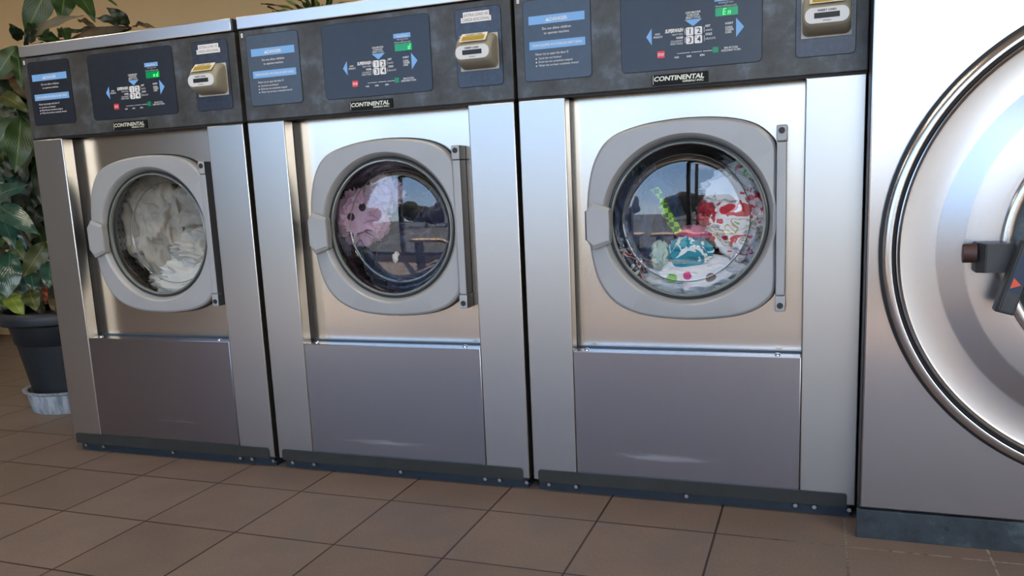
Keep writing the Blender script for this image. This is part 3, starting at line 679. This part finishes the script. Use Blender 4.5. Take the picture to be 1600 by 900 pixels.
laundry('towel', cloth_bm((.49, .265, .705), (.150, .115, .085), 11, .34, 1.7, 6, stretch=(1., 1, 1.7)), cloth_mat('off_white_terry', (.42, .40, .37), (.50, .48, .44)), 'crumpled off-white towel in the middle of the left washer drum', 'towel', 'white towels in the left washer')  # off-white terry, its tone between the white and greyish towels
navy = cloth_mat('navy_cotton', (.010, .013, .035), (.018, .024, .06)); black = cloth_mat('black_cotton', (.008, .008, .010), (.014, .014, .018))
laundry('garment', cloth_bm((.46, .270, .655), (.215, .120, .140), 21, .28, 1.9, 6), navy, 'dark navy garment heaped low in the middle washer drum', 'clothing', 'dark clothes in the middle washer', W)
laundry('garment', cloth_bm((.55, .320, .77), (.130, .120, .130), 23, .28, 1.9, 5), cloth_mat('dark_blue_cotton', (.014, .018, .05), (.022, .028, .07)), 'dark blue garment at the right of the middle washer drum', 'clothing', 'dark clothes in the middle washer', W)
laundry('garment', cloth_bm((.37, .360, .80), (.150, .100, .130), 24, .28, 1.9, 5), black, 'black garment behind the pink one in the middle washer drum', 'clothing', 'dark clothes in the middle washer', W)
def spots(pts, rad, c):
    # round printed dots at (x, z) places on the front of the cloth
    def f(nt, v, base):
        for px_, pz_ in pts:
            sv = N(nt, 'ShaderNodeVectorMath', operation='MULTIPLY'); sv.inputs[1].default_value = (1, 0, 1); L(nt, v, sv.inputs[0])
            d = N(nt, 'ShaderNodeVectorMath', operation='DISTANCE'); d.inputs[1].default_value = (px_, 0, pz_); L(nt, sv.outputs[0], d.inputs[0])
            lt = N(nt, 'ShaderNodeMath', operation='LESS_THAN'); lt.inputs[1].default_value = rad; L(nt, d.outputs['Value'], lt.inputs[0])
            mx = N(nt, 'ShaderNodeMix', data_type='RGBA'); L(nt, lt.outputs[0], mx.inputs[0]); L(nt, base, mx.inputs[6]); mx.inputs[7].default_value = (*c, 1); base = mx.outputs[2]
        return base
    return f
SPOTS = [(1.1317, .804), (1.1736, .8328), (1.1196, .7455), (1.2584, .842)]
pink = cloth_mat('pink_dotted_cotton', (.50, .30, .42), (.58, .38, .50), pattern=spots(SPOTS, .0125, (.02, .015, .02)))
laundry('garment', cloth_bm((.268, .190, .800), (.085, .055, .085), 31, .42, 1.9, 6), pink, 'pink garment with black dots at the left of the middle washer glass', 'clothing', None, W)
laundry('garment', cloth_bm((.350, .195, .870), (.060, .040, .055), 33, .5, 2.2, 5), cloth_mat('pale_pink_cotton', (.55, .42, .52), (.62, .50, .60)), 'small pale pink garment above the pink dotted one in the middle washer', 'clothing', None, W)
laundry('garment', cloth_bm((.395, .160, .672), (.013, .012, .018), 35, .4, 1.5, 3), towel, 'tiny white scrap of cloth among the dark clothes of the middle washer', 'clothing', None, W)
# right washer
laundry('garment', cloth_bm((.45, .40, .72), (.23, .075, .20), 41, .25, 1.8, 5), cloth_mat('charcoal_cotton', (.015, .015, .018), (.03, .028, .03)), 'charcoal garment at the back of the right washer drum', 'clothing', None, X2)
laundry('jeans', cloth_bm((.285, .245, .755), (.105, .095, .150), 43, .34, 1.8, 6, stretch=(1.6, 1, .8)), cloth_mat('blue_denim', (.018, .035, .085), (.045, .075, .15)), 'dark blue jeans crumpled at the left of the right washer drum', 'jeans', None, X2)
FL = [(.0, (.55, .02, .04)), (.37, (.62, .03, .05)), (.42, (.82, .80, .80)), (.52, (.78, .76, .78)), (.57, (.50, .33, .14)), (.61, (.80, .80, .82)), (.67, (.25, .45, .10)), (.70, (.75, .10, .25))]
laundry('garment', cloth_bm((.575, .215, .765), (.095, .080, .110), 47, .40, 1.9, 6), cloth_mat('red_floral_cotton', (.8, .8, .8), pattern=patches(17, FL, .9)), 'white floral garment with red and tan patches at the right of the right washer glass', 'clothing', None, X2)
laundry('garment', cloth_bm((.600, .215, .885), (.075, .060, .045), 48, .40, 1.9, 5), cloth_mat('red_green_cotton', (.8, .8, .8), pattern=patches(15, [(.0, (.6, .02, .04)), (.43, (.70, .82, .66)), (.58, (.30, .55, .15)), (.66, (.62, .03, .05))], 2.)), 'pale green and red garment at the top right of the right washer drum', 'clothing', None, X2)
laundry('garment', cloth_bm((.535, .185, .845), (.070, .050, .050), 49, .40, 1.9, 5), cloth_mat('white_jersey', (.74, .73, .74), (.80, .79, .80)), 'plain white garment above the red floral one in the right washer', 'clothing', None, X2)
laundry('garment', cloth_bm((.505, .235, .775), (.060, .070, .060), 50, .35, 1.9, 5), cloth_mat('plain_red_cotton', (.50, .015, .03), (.58, .02, .04)), 'plain red garment peeping out left of the floral one in the right washer', 'clothing', None, X2)
laundry('garment', cloth_bm((.425, .185, .672), (.064, .045, .044), 53, .30, 1.7, 6), cloth_mat('teal_print_cotton', (.8, .8, .8), pattern=patches(16, [(.0, (.01, .26, .36)), (.50, (.80, .82, .82)), (.555, (.01, .30, .40))], 4., .8)), 'teal garment with white curves low in the right washer drum', 'clothing', None, X2)
laundry('garment', cloth_bm((.460, .200, .600), (.150, .060, .060), 55, .36, 1.7, 6), cloth_mat('white_dotted_cotton', (.70, .70, .72), (.78, .78, .80), pattern=dots(17, .26, [(.62, .03, .20), (.12, .07, .05), (.25, .50, .08), (.78, .78, .80), (.18, .50, .55)], 1.7)), 'white garment with big coloured dots at the bottom of the right washer drum', 'clothing', None, X2)
laundry('garment', cloth_bm((.435, .215, .725), (.050, .040, .022), 57, .3, 1.7, 5), cloth_mat('hot_pink_cotton', (.60, .10, .25), (.66, .14, .30)), 'hot pink garment between the jeans and the floral one in the right washer', 'clothing', None, X2)
laundry('garment', cloth_bm((.255, .165, .625), (.045, .045, .060), 59, .4, 1.7, 5), cloth_mat('red_white_cotton', (.8, .8, .8), pattern=patches(24, [(.0, (.30, .02, .04)), (.48, (.55, .53, .53)), (.55, (.03, .03, .05))], 6.)), 'dark garment with red and white patches at the lower left of the right washer', 'clothing', None, X2)
laundry('garment', cloth_bm((.345, .180, .668), (.030, .035, .040), 60, .25, 1.4, 5), cloth_mat('pale_mint_cotton', (.42, .55, .50), (.55, .66, .60)), 'pale mint garment left of the teal one in the right washer', 'clothing', None, X2)
# green checked strap
bm = bmesh.new(); rows = []
for i in range(25):
    t = i/24; p = Vector((.335+.062*t, .163+.010*math.sin(t*9), .855-.125*t)); wd = .013
    rows.append([(p.x-wd, p.y+.004*math.sin(t*22), p.z-wd*.3), (p.x, p.y-.004, p.z), (p.x+wd, p.y+.003*math.cos(t*20), p.z+wd*.3), (p.x+wd*.9, p.y+.008, p.z+wd*.3), (p.x-wd*.9, p.y+.008, p.z-wd*.3)])
loft(bm, rows, True, None, True, True)
def chk(nt, v, base):
    c = N(nt, 'ShaderNodeTexChecker', i_Scale=75.); c.inputs[1].default_value = (.30, .62, .05, 1); c.inputs[2].default_value = (.06, .14, .03, 1); L(nt, v, c.inputs['Vector']); return c.outputs[0]
laundry('strap', bm, cloth_mat('green_check', (.3, .6, .1), pattern=chk), 'bright green checked strap hanging beside the jeans in the right washer', 'strap', None, X2)

# ------------------------------------------------------------------ plants
def leaf_mat(name, c1, c2, rib, rough=.42):
    m, nt, b = mat(name)
    uv = N(nt, 'ShaderNodeUVMap'); sx = N(nt, 'ShaderNodeSeparateXYZ'); L(nt, uv.outputs[0], sx.inputs[0])
    s = N(nt, 'ShaderNodeMath', operation='SUBTRACT'); s.inputs[1].default_value = .5; L(nt, sx.outputs[0], s.inputs[0])
    a = N(nt, 'ShaderNodeMath', operation='ABSOLUTE'); L(nt, s.outputs[0], a.inputs[0])
    n = N(nt, 'ShaderNodeTexNoise', i_Scale=14., i_Detail=3.); L(nt, objcoord(nt), n.inputs['Vector'])
    base = ramp(nt, n.outputs['Fac'], [(.35, c1), (.65, c2)])
    # side veins
    k = N(nt, 'ShaderNodeMath', operation='MULTIPLY_ADD'); k.inputs[1].default_value = -1.1; L(nt, a.outputs[0], k.inputs[0]); L(nt, sx.outputs[1], k.inputs[2])
    k2 = N(nt, 'ShaderNodeMath', operation='MULTIPLY'); k2.inputs[1].default_value = 60.; L(nt, k.outputs[0], k2.inputs[0])
    k3 = N(nt, 'ShaderNodeMath', operation='SINE'); L(nt, k2.outputs[0], k3.inputs[0])
    r = ramp(nt, a.outputs[0], [(.015, (1,)*3), (.04, (0,)*3)])
    mx = N(nt, 'ShaderNodeMix', data_type='RGBA'); L(nt, r.outputs[0], mx.inputs[0]); L(nt, base.outputs[0], mx.inputs[6]); mx.inputs[7].default_value = (*rib, 1)
    L(nt, mx.outputs[2], b.inputs['Base Color']); b.inputs['Roughness'].default_value = rough
    bp = N(nt, 'ShaderNodeBump', i_Strength=.10, i_Distance=.002); L(nt, k3.outputs[0], bp.inputs['Height']); L(nt, bp.outputs[0], b.inputs['Normal'])
    return m
LM = [leaf_mat('leaf_mid_green', (.013, .040, .008), (.024, .062, .012), (.10, .16, .04)),
      leaf_mat('leaf_dark_green', (.005, .014, .005), (.009, .022, .008), (.02, .035, .012)),
      leaf_mat('leaf_teal_green', (.016, .050, .034), (.030, .080, .055), (.06, .12, .08), .22),
      leaf_mat('leaf_yellow_green', (.07, .12, .012), (.16, .20, .02), (.22, .26, .05)),
      leaf_mat('leaf_brown', (.055, .035, .014), (.085, .055, .022), (.10, .07, .03), .5),
      leaf_mat('leaf_grey_underside', (.11, .095, .06), (.14, .12, .075), (.17, .15, .10), .55),
      leaf_mat('leaf_olive', (.030, .042, .007), (.050, .060, .010), (.12, .13, .03)),
      leaf_mat('leaf_red', (.22, .04, .02), (.28, .06, .03), (.30, .08, .04)),
      leaf_mat('leaf_lime_edge', (.10, .15, .02), (.19, .24, .05), (.02, .06, .01), .4)]
def leaf(bm, base, tip, width, face, mi=0, droop=.12, fold=.12, strap=False, NL=14):
    """one leaf from base to tip, blade turned to look along `face`"""
    uvl = bm.loops.layers.uv.verify()
    ax = tip-base; Ln = ax.length; ax = ax.normalized()
    fn = (face-ax*face.dot(ax)).normalized(); sd = ax.cross(fn).normalized()
    rows = []
    for i in range(NL+1):
        t = i/NL
        w = width/2*((math.sin(PI*min(1, t*1.02)**.85))**.8 if not strap else (1-t)**.6*min(1, .5+t*4))
        w = max(w, .0012)
        c = base+ax*Ln*t+fn*(droop*Ln*math.sin(PI*t))
        row = []
        for j, u in enumerate((-1, -.5, 0, .5, 1)):
            p = c+sd*w*u-fn*(-abs(u))*w*fold*(1)+fn*.006*math.sin(t*16+u*2+mi)*abs(u)
            row.append((bm.verts.new(p), ((u+1)/2, t)))
        rows.append(row)
    for a, b_ in zip(rows, rows[1:]):
        for j in range(4):
            q = (a[j], a[j+1], b_[j+1], b_[j]); f = bm.faces.new([x[0] for x in q]); f.material_index = mi
            for lp, x in zip(f.loops, q): lp[uvl].uv = x[1]
def tube(bm, pts, r0, r1=None, n=7, mi=0):
    r1 = r0 if r1 is None else r1; rings = []
    for i, p in enumerate(pts):
        d = (pts[min(i+1, len(pts)-1)]-pts[max(i-1, 0)]).normalized(); u = d.cross(Vector((.3, .9, .1))).normalized(); v = d.cross(u)
        r = r0+(r1-r0)*i/(len(pts)-1)
        rings.append([tuple(p+u*r*math.cos(2*PI*k/n)+v*r*math.sin(2*PI*k/n)) for k in range(n)])
    loft(bm, rings, True, None, True, True)
def lathe_z(bm, prof, cx, cy_, n=48, cap0=False, cap1=False, mi=None):
    loft(bm, [[(cx+r*math.cos(2*PI*i/n), cy_+r*math.sin(2*PI*i/n), z) for i in range(n)] for r, z in prof], True, mi, cap0, cap1)
PX, PY_ = -.57, .53
plant = empty('potted_plant', (PX, PY_, .02), 'tall broad-leaved plant in a dark slate pot beside the left washer', 'plant')
inv = Matrix.Translation(-Vector((PX, PY_, .02)))
def PP(name, bm, m, **k):
    bm.transform(inv); return link(name, bm, m, plant, **k)
bm = bmesh.new(); lathe_z(bm, [(.130, .022), (.150, .025), (.155, .07), (.196, .300), (.202, .305), (.218, .385), (.246, .390), (.256, .398), (.260, .420), (.256, .438), (.246, .446), (.230, .443), (.224, .42), (.218, .385)], PX, PY_, 64, cap0=True); PP('pot', bm, mottled('slate_blue_plastic', (.004, .007, .010), (.007, .011, .015), .5, 0, 8), angle=40)
bm = bmesh.new(); lathe_z(bm, [(.223, .408), (.15, .416), (.05, .420)], PX, PY_, 32, cap1=True)
for v in bm.verts: v.co.z += .008*noise.noise(v.co*30)
PP('soil', bm, mottled('dark_soil', (.006, .005, .004), (.018, .013, .009), .95, 0, 60))
bm = bmesh.new(); cam_dir = Vector((.74, -.66, .12))
def lf(b, t, wpx, Y, mi, face=None, droop=.10):
    B = at(*b, Y+.04); T = at(*t, Y-.03); px = (B-CAM).dot(Fw)/FPX
    leaf(bm, B, T, wpx*px, face or (cam_dir+Vector((random.uniform(-.15, .15), 0, random.uniform(-.15, .2)))), mi, droop)
LV = [((78, -22), (40, 54), 40, .45, 0), ((102, -16), (95, 34), 34, .50, 0), ((118, -14), (149, 34), 26, .48, 0), ((146, -8), (183, 8), 10, .5, 0), ((54, 57), (131, 24), 15, .38, 5),
      ((203, 37), (166, 12), 18, .45, 1), ((197, 38), (149, 28), 15, .44, 1), ((34, 62), (14, 37), 19, .40, 1), ((27, 72), (-10, 128), 30, .40, 0), ((27, 74), (34, 142), 22, .42, 0),
      ((60, 60), (110, 74), 14, .46, 0), ((120, 58), (180, 52), 14, .56, 4), ((150, 60), (205, 46), 12, .6, 1), ((170, 52), (120, 46), 11, .62, 1), ((90, 62), (130, 48), 13, .6, 1), ((64, 62), (84, 30), 16, .62, 0), ((44, 66), (70, 44), 14, .5, 1), ((205, 46), (188, 36), 6, .5, 4),
      ((202, 43), (112, 60), 12, .50, 4), ((122, 32), (156, 50), 10, .52, 4), ((208, 42), (246, 45), 8, .5, 4), ((98, 44), (106, 66), 20, .46, 0), ((60, 55), (98, 70), 18, .42, 0), ((52, 34), (38, 62), 11, .40, 1),
      ((0, 150), (46, 176), 26, .38, 6), ((33, 182), (24, 270), 40, .34, 0), ((28, 182), (-10, 236), 34, .40, 0), ((-8, 312), (46, 288), 26, .38, 2), ((-2, 322), (63, 368), 34, .34, 2), ((0, 332), (24, 392), 26, .36, 2),
      ((72, 378), (37, 432), 30, .36, 6), ((16, 395), (9, 468), 38, .34, 2), ((48, 424), (53, 456), 21, .35, 2), ((78, 408), (76, 452), 28, .37, 2), ((14, 460), (38, 495), 27, .33, 3), ((46, 454), (58, 486), 28, .36, 6),
      ((69, 446), (72, 476), 8, .42, 7), ((-6, 452), (9, 482), 24, .36, 0), ((78, 464), (87, 492), 9, .36, 4), ((20, 120), (48, 160), 22, .44, 4), ((2, 120), (30, 118), 16, .5, 4), ((60, 250), (72, 330), 26, .46, 1), ((48, 268), (20, 330), 26, .5, 1)]
for l in LV: lf(*l)
random.seed(11)
for i in range(230):
    u, v = random.uniform(-40, 100), random.uniform(95, 470)
    if u > 95-(470-v)*.15: u -= 30
    a = random.uniform(0, 2*PI); ln = random.uniform(45, 80)
    lf((u, v), (u+ln*math.cos(a)*.6, v+abs(ln*math.sin(a))*.9), random.uniform(20, 32), random.uniform(.50, .85), random.choice([1, 1, 1, 1, 0, 2]), Vector((random.uniform(-.2, .9), -.7, random.uniform(-.3, .6))))
for i in range(22):
    u, v = random.uniform(15, 215), 0
    v = 66-(u-30)*.12; a = random.uniform(-.6, PI+.6); ln = random.uniform(20, 40)
    lf((u, v+26), (u+ln*math.cos(a), v+22-ln*abs(math.sin(a))*.8), random.uniform(9, 16), random.uniform(.55, .8), random.choice([1, 4, 1, 0]))
PP('foliage', bm, LM, angle=180)
bm = bmesh.new()
for (dx, dy, tx, ty, tz) in ((0, 0, -.60, .55, 1.45), (.08, .03, -.20, .55, 1.50), (-.06, .02, -.95, .7, 1.3), (.02, -.06, -.75, .4, 1.15), (-.1, -.04, -.95, .5, 1.2), (.1, .08, -.35, .6, 1.35)):
    a = Vector((PX+dx, PY_+dy, .40)); b_ = Vector((tx, ty, tz)); pts = [a.lerp(b_, t)+Vector((.03*math.sin(t*5+dx*40), .02*math.sin(t*4), 0)) for t in [k/10 for k in range(11)]]
    k0 = bmesh.new(); tube(bm, pts, .011, .005); k0.free()
PP('stem', bm, mottled('brown_bark', (.05, .035, .02), (.09, .065, .035), .8, 0, 30))
# saucer
bm = bmesh.new(); lathe_z(bm, [(.10, .0), (.166, .0), (.172, .006), (.184, .085), (.198, .092), (.200, .097), (.187, .100), (.179, .096), (.168, .015), (.10, .012)], PX, PY_, 72, cap0=True, cap1=True)
sm, nt, b = mat('weathered_grey_saucer'); n = N(nt, 'ShaderNodeTexNoise', i_Scale=1., i_Detail=4.); L(nt, objcoord(nt, (60, 60, 9)), n.inputs['Vector']); L(nt, ramp(nt, n.outputs['Fac'], [(.35, (.16, .19, .22)), (.6, (.36, .39, .42))]).outputs[0], b.inputs['Base Color']); b.inputs['Roughness'].default_value = .6
tag(link('plant_saucer', bm, sm, None, True, 40), 'streaky pale grey saucer on the floor tiles under the slate plant pot', 'saucer')
# dark low pot far left
bm = bmesh.new(); bx, by = -2.78, 1.62; lathe_z(bm, [(.16, 0), (.20, .01), (.25, .30), (.27, .31), (.27, .36), (.24, .36), (.22, .30)], bx, by, 48, cap0=True)
bk = empty('potted_plant', (bx, by, 0), 'dark planter in the shadow at the far left wall behind the slate pot', 'plant')
for v in bm.verts: v.co -= Vector((bx, by, 0))
link('pot', bm, flat('black_brown_pot', (.010, .008, .006), .6), bk, True, angle=40)
bm = bmesh.new(); random.seed(5)
for i in range(46):
    a = random.uniform(0, 2*PI); e = random.uniform(.1, 1.4); r = random.uniform(.2, .45)
    B = Vector((random.uniform(-.08, .08), random.uniform(-.08, .08), .32)); T = B+Vector((math.cos(a)*math.cos(e), math.sin(a)*math.cos(e), math.sin(e)*1.2))*r
    leaf(bm, B, T, random.uniform(.05, .09), Vector((0, -.4, .9)), 0, .1)
link('foliage', bm, [LM[1]], bk, True, angle=180)
bm = bmesh.new(); lathe_z(bm, [(.235, .315), (.1, .325), (.02, .33)], 0, 0, 32, cap1=True); link('soil', bm, bpy.data.materials['dark_soil'], bk)
# strap-leaved plant behind the middle washer
QX, QY = .30, 1.28
dr = empty('potted_plant', (QX, QY, 0), 'strap-leaved yellow-green plant whose tips show above the middle washer', 'plant')
bm = bmesh.new(); lathe_z(bm, [(.13, 0), (.15, .01), (.19, .34), (.21, .35), (.21, .40), (.185, .40), (.175, .34)], 0, 0, 40, cap0=True); link('pot', bm, flat('terracotta', (.30, .10, .04), .7), dr, True, angle=40)
bm = bmesh.new(); lathe_z(bm, [(.18, .355), (.1, .362), (.02, .365)], 0, 0, 32, cap1=True); link('soil', bm, bpy.data.materials['dark_soil'], dr)
bm = bmesh.new(); tube(bm, [Vector((0, 0, .35)), Vector((.02, 0, .9)), Vector((.06, .0, 1.30)), Vector((.09, 0, 1.60))], .022, .016); link('stem', bm, bpy.data.materials['brown_bark'], dr)
bm = bmesh.new(); random.seed(19)
def sl(b, t, w, mi, y=1.25, dp=.15):
    o = Vector((QX, QY, 0)); leaf(bm, at(*b, y)-o, at(*t, y-.06)-o, w, cam_dir+Vector((random.uniform(-.5, .5), 0, random.uniform(0, .6))), mi, dp, .1, True)
for b_, t_ in (((480, 30), (425, 18)), ((488, 25), (432, 26)), ((485, 20), (458, -6)), ((490, 30), (497, -25)), ((500, 30), (512, -20)), ((508, 28), (535, -12)), ((495, 28), (478, -22)), ((512, 26), (526, -30)), ((484, 26), (440, -2)), ((505, 30), (545, 2)), ((490, 30), (462, 10)), ((500, 24), (470, -30))):
    sl(b_, t_, .026, random.choice([8, 8, 0, 3]))
for i in range(40):
    a = random.uniform(0, 2*PI); e = random.uniform(-.2, 1.2); r = random.uniform(.25, .42)
    B = Vector((.09, 0, 1.45+random.uniform(-.1, .18))); T = B+Vector((math.cos(a)*math.cos(e), math.sin(a)*math.cos(e)*.8, math.sin(e)*.8))*r
    leaf(bm, B, T, .028, Vector((0, -.5, .8)), random.choice([8, 0, 3]), .14, .1, True)
link('foliage', bm, LM, dr, True, angle=180)

# ------------------------------------------------------------------ bench and outdoor things mirrored in the glass and steel
def bench(x0, x1, y, label):
    r = empty('bench', ((x0+x1)/2, y, 0), label, 'bench', 'window benches'); wd = flat('tan_wood', (.62, .42, .22), .45) if 'tan_wood' not in bpy.data.materials else bpy.data.materials['tan_wood']
    h = (x1-x0)/2
    bm = bmesh.new(); box(bm, -h, h, -.18, .18, .42, .46, .006); link('seat', bm, wd, r)
    for sx in (-h+.12, h-.12):
        bm = bmesh.new(); box(bm, sx-.025, sx+.025, -.15, .15, 0, .42, .003); link('leg', bm, DARKAL, r)
bench(-.35, 1.0, -3.55, 'tan wooden bench by the window, mirrored in the middle washer glass')
bench(1.15, 2.35, -3.55, 'tan wooden bench by the window, mirrored in the right washer glass')
TREE = mottled('winter_twigs', (.020, .017, .012), (.04, .034, .022), .95, 0, 2)
def tree(x, y, h, w_, seed, label):
    r = empty('tree', (x, y, -.15), label, 'tree', 'trees across the street')
    bm = bmesh.new(); tube(bm, [Vector((0, 0, 0)), Vector((.1, 0, h*.4)), Vector((0, .1, h*.8))], .14, .05, 8); link('trunk', bm, bpy.data.materials['brown_bark'], r)
    bm = bmesh.new(); random.seed(seed)
    for i in range(9):
        c = Vector((random.uniform(-.5, .5)*w_, random.uniform(-.3, .3)*w_, h*random.uniform(.42, .85))); rr = w_*random.uniform(.22, .38)
        k = bmesh.ops.create_icosphere(bm, subdivisions=3, radius=rr)
        for v in k['verts']: v.co = v.co*(1+.35*noise.noise(v.co*2.3+Vector((i, seed, 0)))); v.co.z *= .6; v.co += c
    link('crown', bm, TREE, r, True, angle=180)
SPOT = ((-30, -30, 2.6, 4.6), (-20, -30, 2.2, 4.6), (-10.5, -30, 2.5, 4.6), (-1, -30, 2.1, 4.6), (9, -30, 2.4, 4.6), (19, -30, 2.1, 4.6), (30, -30, 2.6, 4.6))
LBL = ('bare dark tree across the street mirrored in the left washer glass', 'bare bushy tree across the street left of the pole', 'broad bare tree across the street mirrored in the middle washer glass', 'low bare tree across the street mirrored in the right washer glass', 'broad bare tree across the street mirrored by the tall machine', 'low bare tree across the street beyond the broad one', 'outermost tall bare tree across the street')
for i, ((x, y, h, w_), lb) in enumerate(zip(SPOT, LBL)): tree(x, y, h, w_, 60+i, lb)
r = empty('utility_pole', (.1, -20, -.15), 'thin dark utility pole mirrored in the right washer glass', 'utility pole')
bm = bmesh.new(); tube(bm, [Vector((0, 0, 0)), Vector((0, 0, 8.5))], .13, .09, 10); link('pole', bm, bpy.data.materials['brown_bark'], r)
bm = bmesh.new(); box(bm, -.9, .9, -.05, .05, 7.6, 7.72); link('crossarm', bm, bpy.data.materials['brown_bark'], r)

# ------------------------------------------------------------------ light
w = bpy.data.worlds.new('sky'); scene.world = w; w.use_nodes = True; nt = w.node_tree
bg = nt.nodes['Background']; tc = N(nt, 'ShaderNodeTexCoord'); sx = N(nt, 'ShaderNodeSeparateXYZ'); L(nt, tc.outputs['Generated'], sx.inputs[0])
sky = ramp(nt, sx.outputs[2], [(.0, (.62, .72, .84)), (.05, (.42, .58, .84)), (.16, (.26, .45, .80)), (.5, (.24, .40, .74)), (1., (.18, .32, .62))])
n = N(nt, 'ShaderNodeTexNoise', i_Scale=2.2, i_Detail=7., i_Roughness=.6); mp = N(nt, 'ShaderNodeMapping'); mp.inputs['Scale'].default_value = (1, 1, 3.2); L(nt, tc.outputs['Generated'], mp.inputs[0]); L(nt, mp.outputs[0], n.inputs['Vector'])
gx = N(nt, 'ShaderNodeMath', operation='MULTIPLY_ADD'); gx.inputs[1].default_value = .22; L(nt, sx.outputs[0], gx.inputs[0]); L(nt, n.outputs['Fac'], gx.inputs[2])
cl = ramp(nt, gx.outputs[0], [(.50, (0,)*3), (.68, (1,)*3)])
mx = N(nt, 'ShaderNodeMix', data_type='RGBA'); L(nt, cl.outputs[0], mx.inputs[0]); L(nt, sky.outputs[0], mx.inputs[6]); mx.inputs[7].default_value = (1.6, 1.58, 1.55, 1)
L(nt, mx.outputs[2], bg.inputs['Color']); bg.inputs['Strength'].default_value = 3.2
sun = bpy.data.lights.new('sun', 'SUN'); sun.energy = 15; sun.angle = math.radians(.6); sun.color = (1, .85, .64)
so = bpy.data.objects.new('sun', sun); col.objects.link(so)
so.rotation_euler = Vector((-.35, -.55, 1.0)).to_track_quat('Z', 'Y').to_euler()
for x, y_ in ((-2.0, -1.2), (1.0, -1.2), (4.0, -1.2)):  # unseen panels added under the ceiling to fill the room with light
    r = empty('fill_light', (x, y_, CEIL), 'added fill light panel over the laundry floor, unseen above the frame', 'fill light', 'added fill light panels')
    bm = bmesh.new(); box(bm, -.62, .62, -.17, .17, -.06, 0, .004); link('frame', bm, flat('white_frame', (.7, .7, .7), .5) if 'white_frame' not in bpy.data.materials else bpy.data.materials['white_frame'], r)
    bm = bmesh.new(); box(bm, -.59, .59, -.14, .14, -.066, -.058); link('diffuser', bm, flat('fill_diffuser', (.8, .8, .8), .5, emit=(1, .86, .66), es=13.) if 'fill_diffuser' not in bpy.data.materials else bpy.data.materials['fill_diffuser'], r)

# ------------------------------------------------------------------ view
scene.view_settings.view_transform = 'Standard'; scene.view_settings.look = 'None'; scene.view_settings.gamma = 1
scene.view_settings.exposure = 0.78; scene.view_settings.use_curve_mapping = False
c = scene.cycles
c.max_bounces = 8; c.diffuse_bounces = 4; c.glossy_bounces = 5; c.transparent_max_bounces = 16; c.transmission_bounces = 4
c.caustics_reflective = False; c.caustics_refractive = False; c.sample_clamp_indirect = 6; c.sample_clamp_direct = 0
c.use_denoising = True; c.use_adaptive_sampling = False
try: c.denoiser = 'OPENIMAGEDENOISE'
except Exception: pass
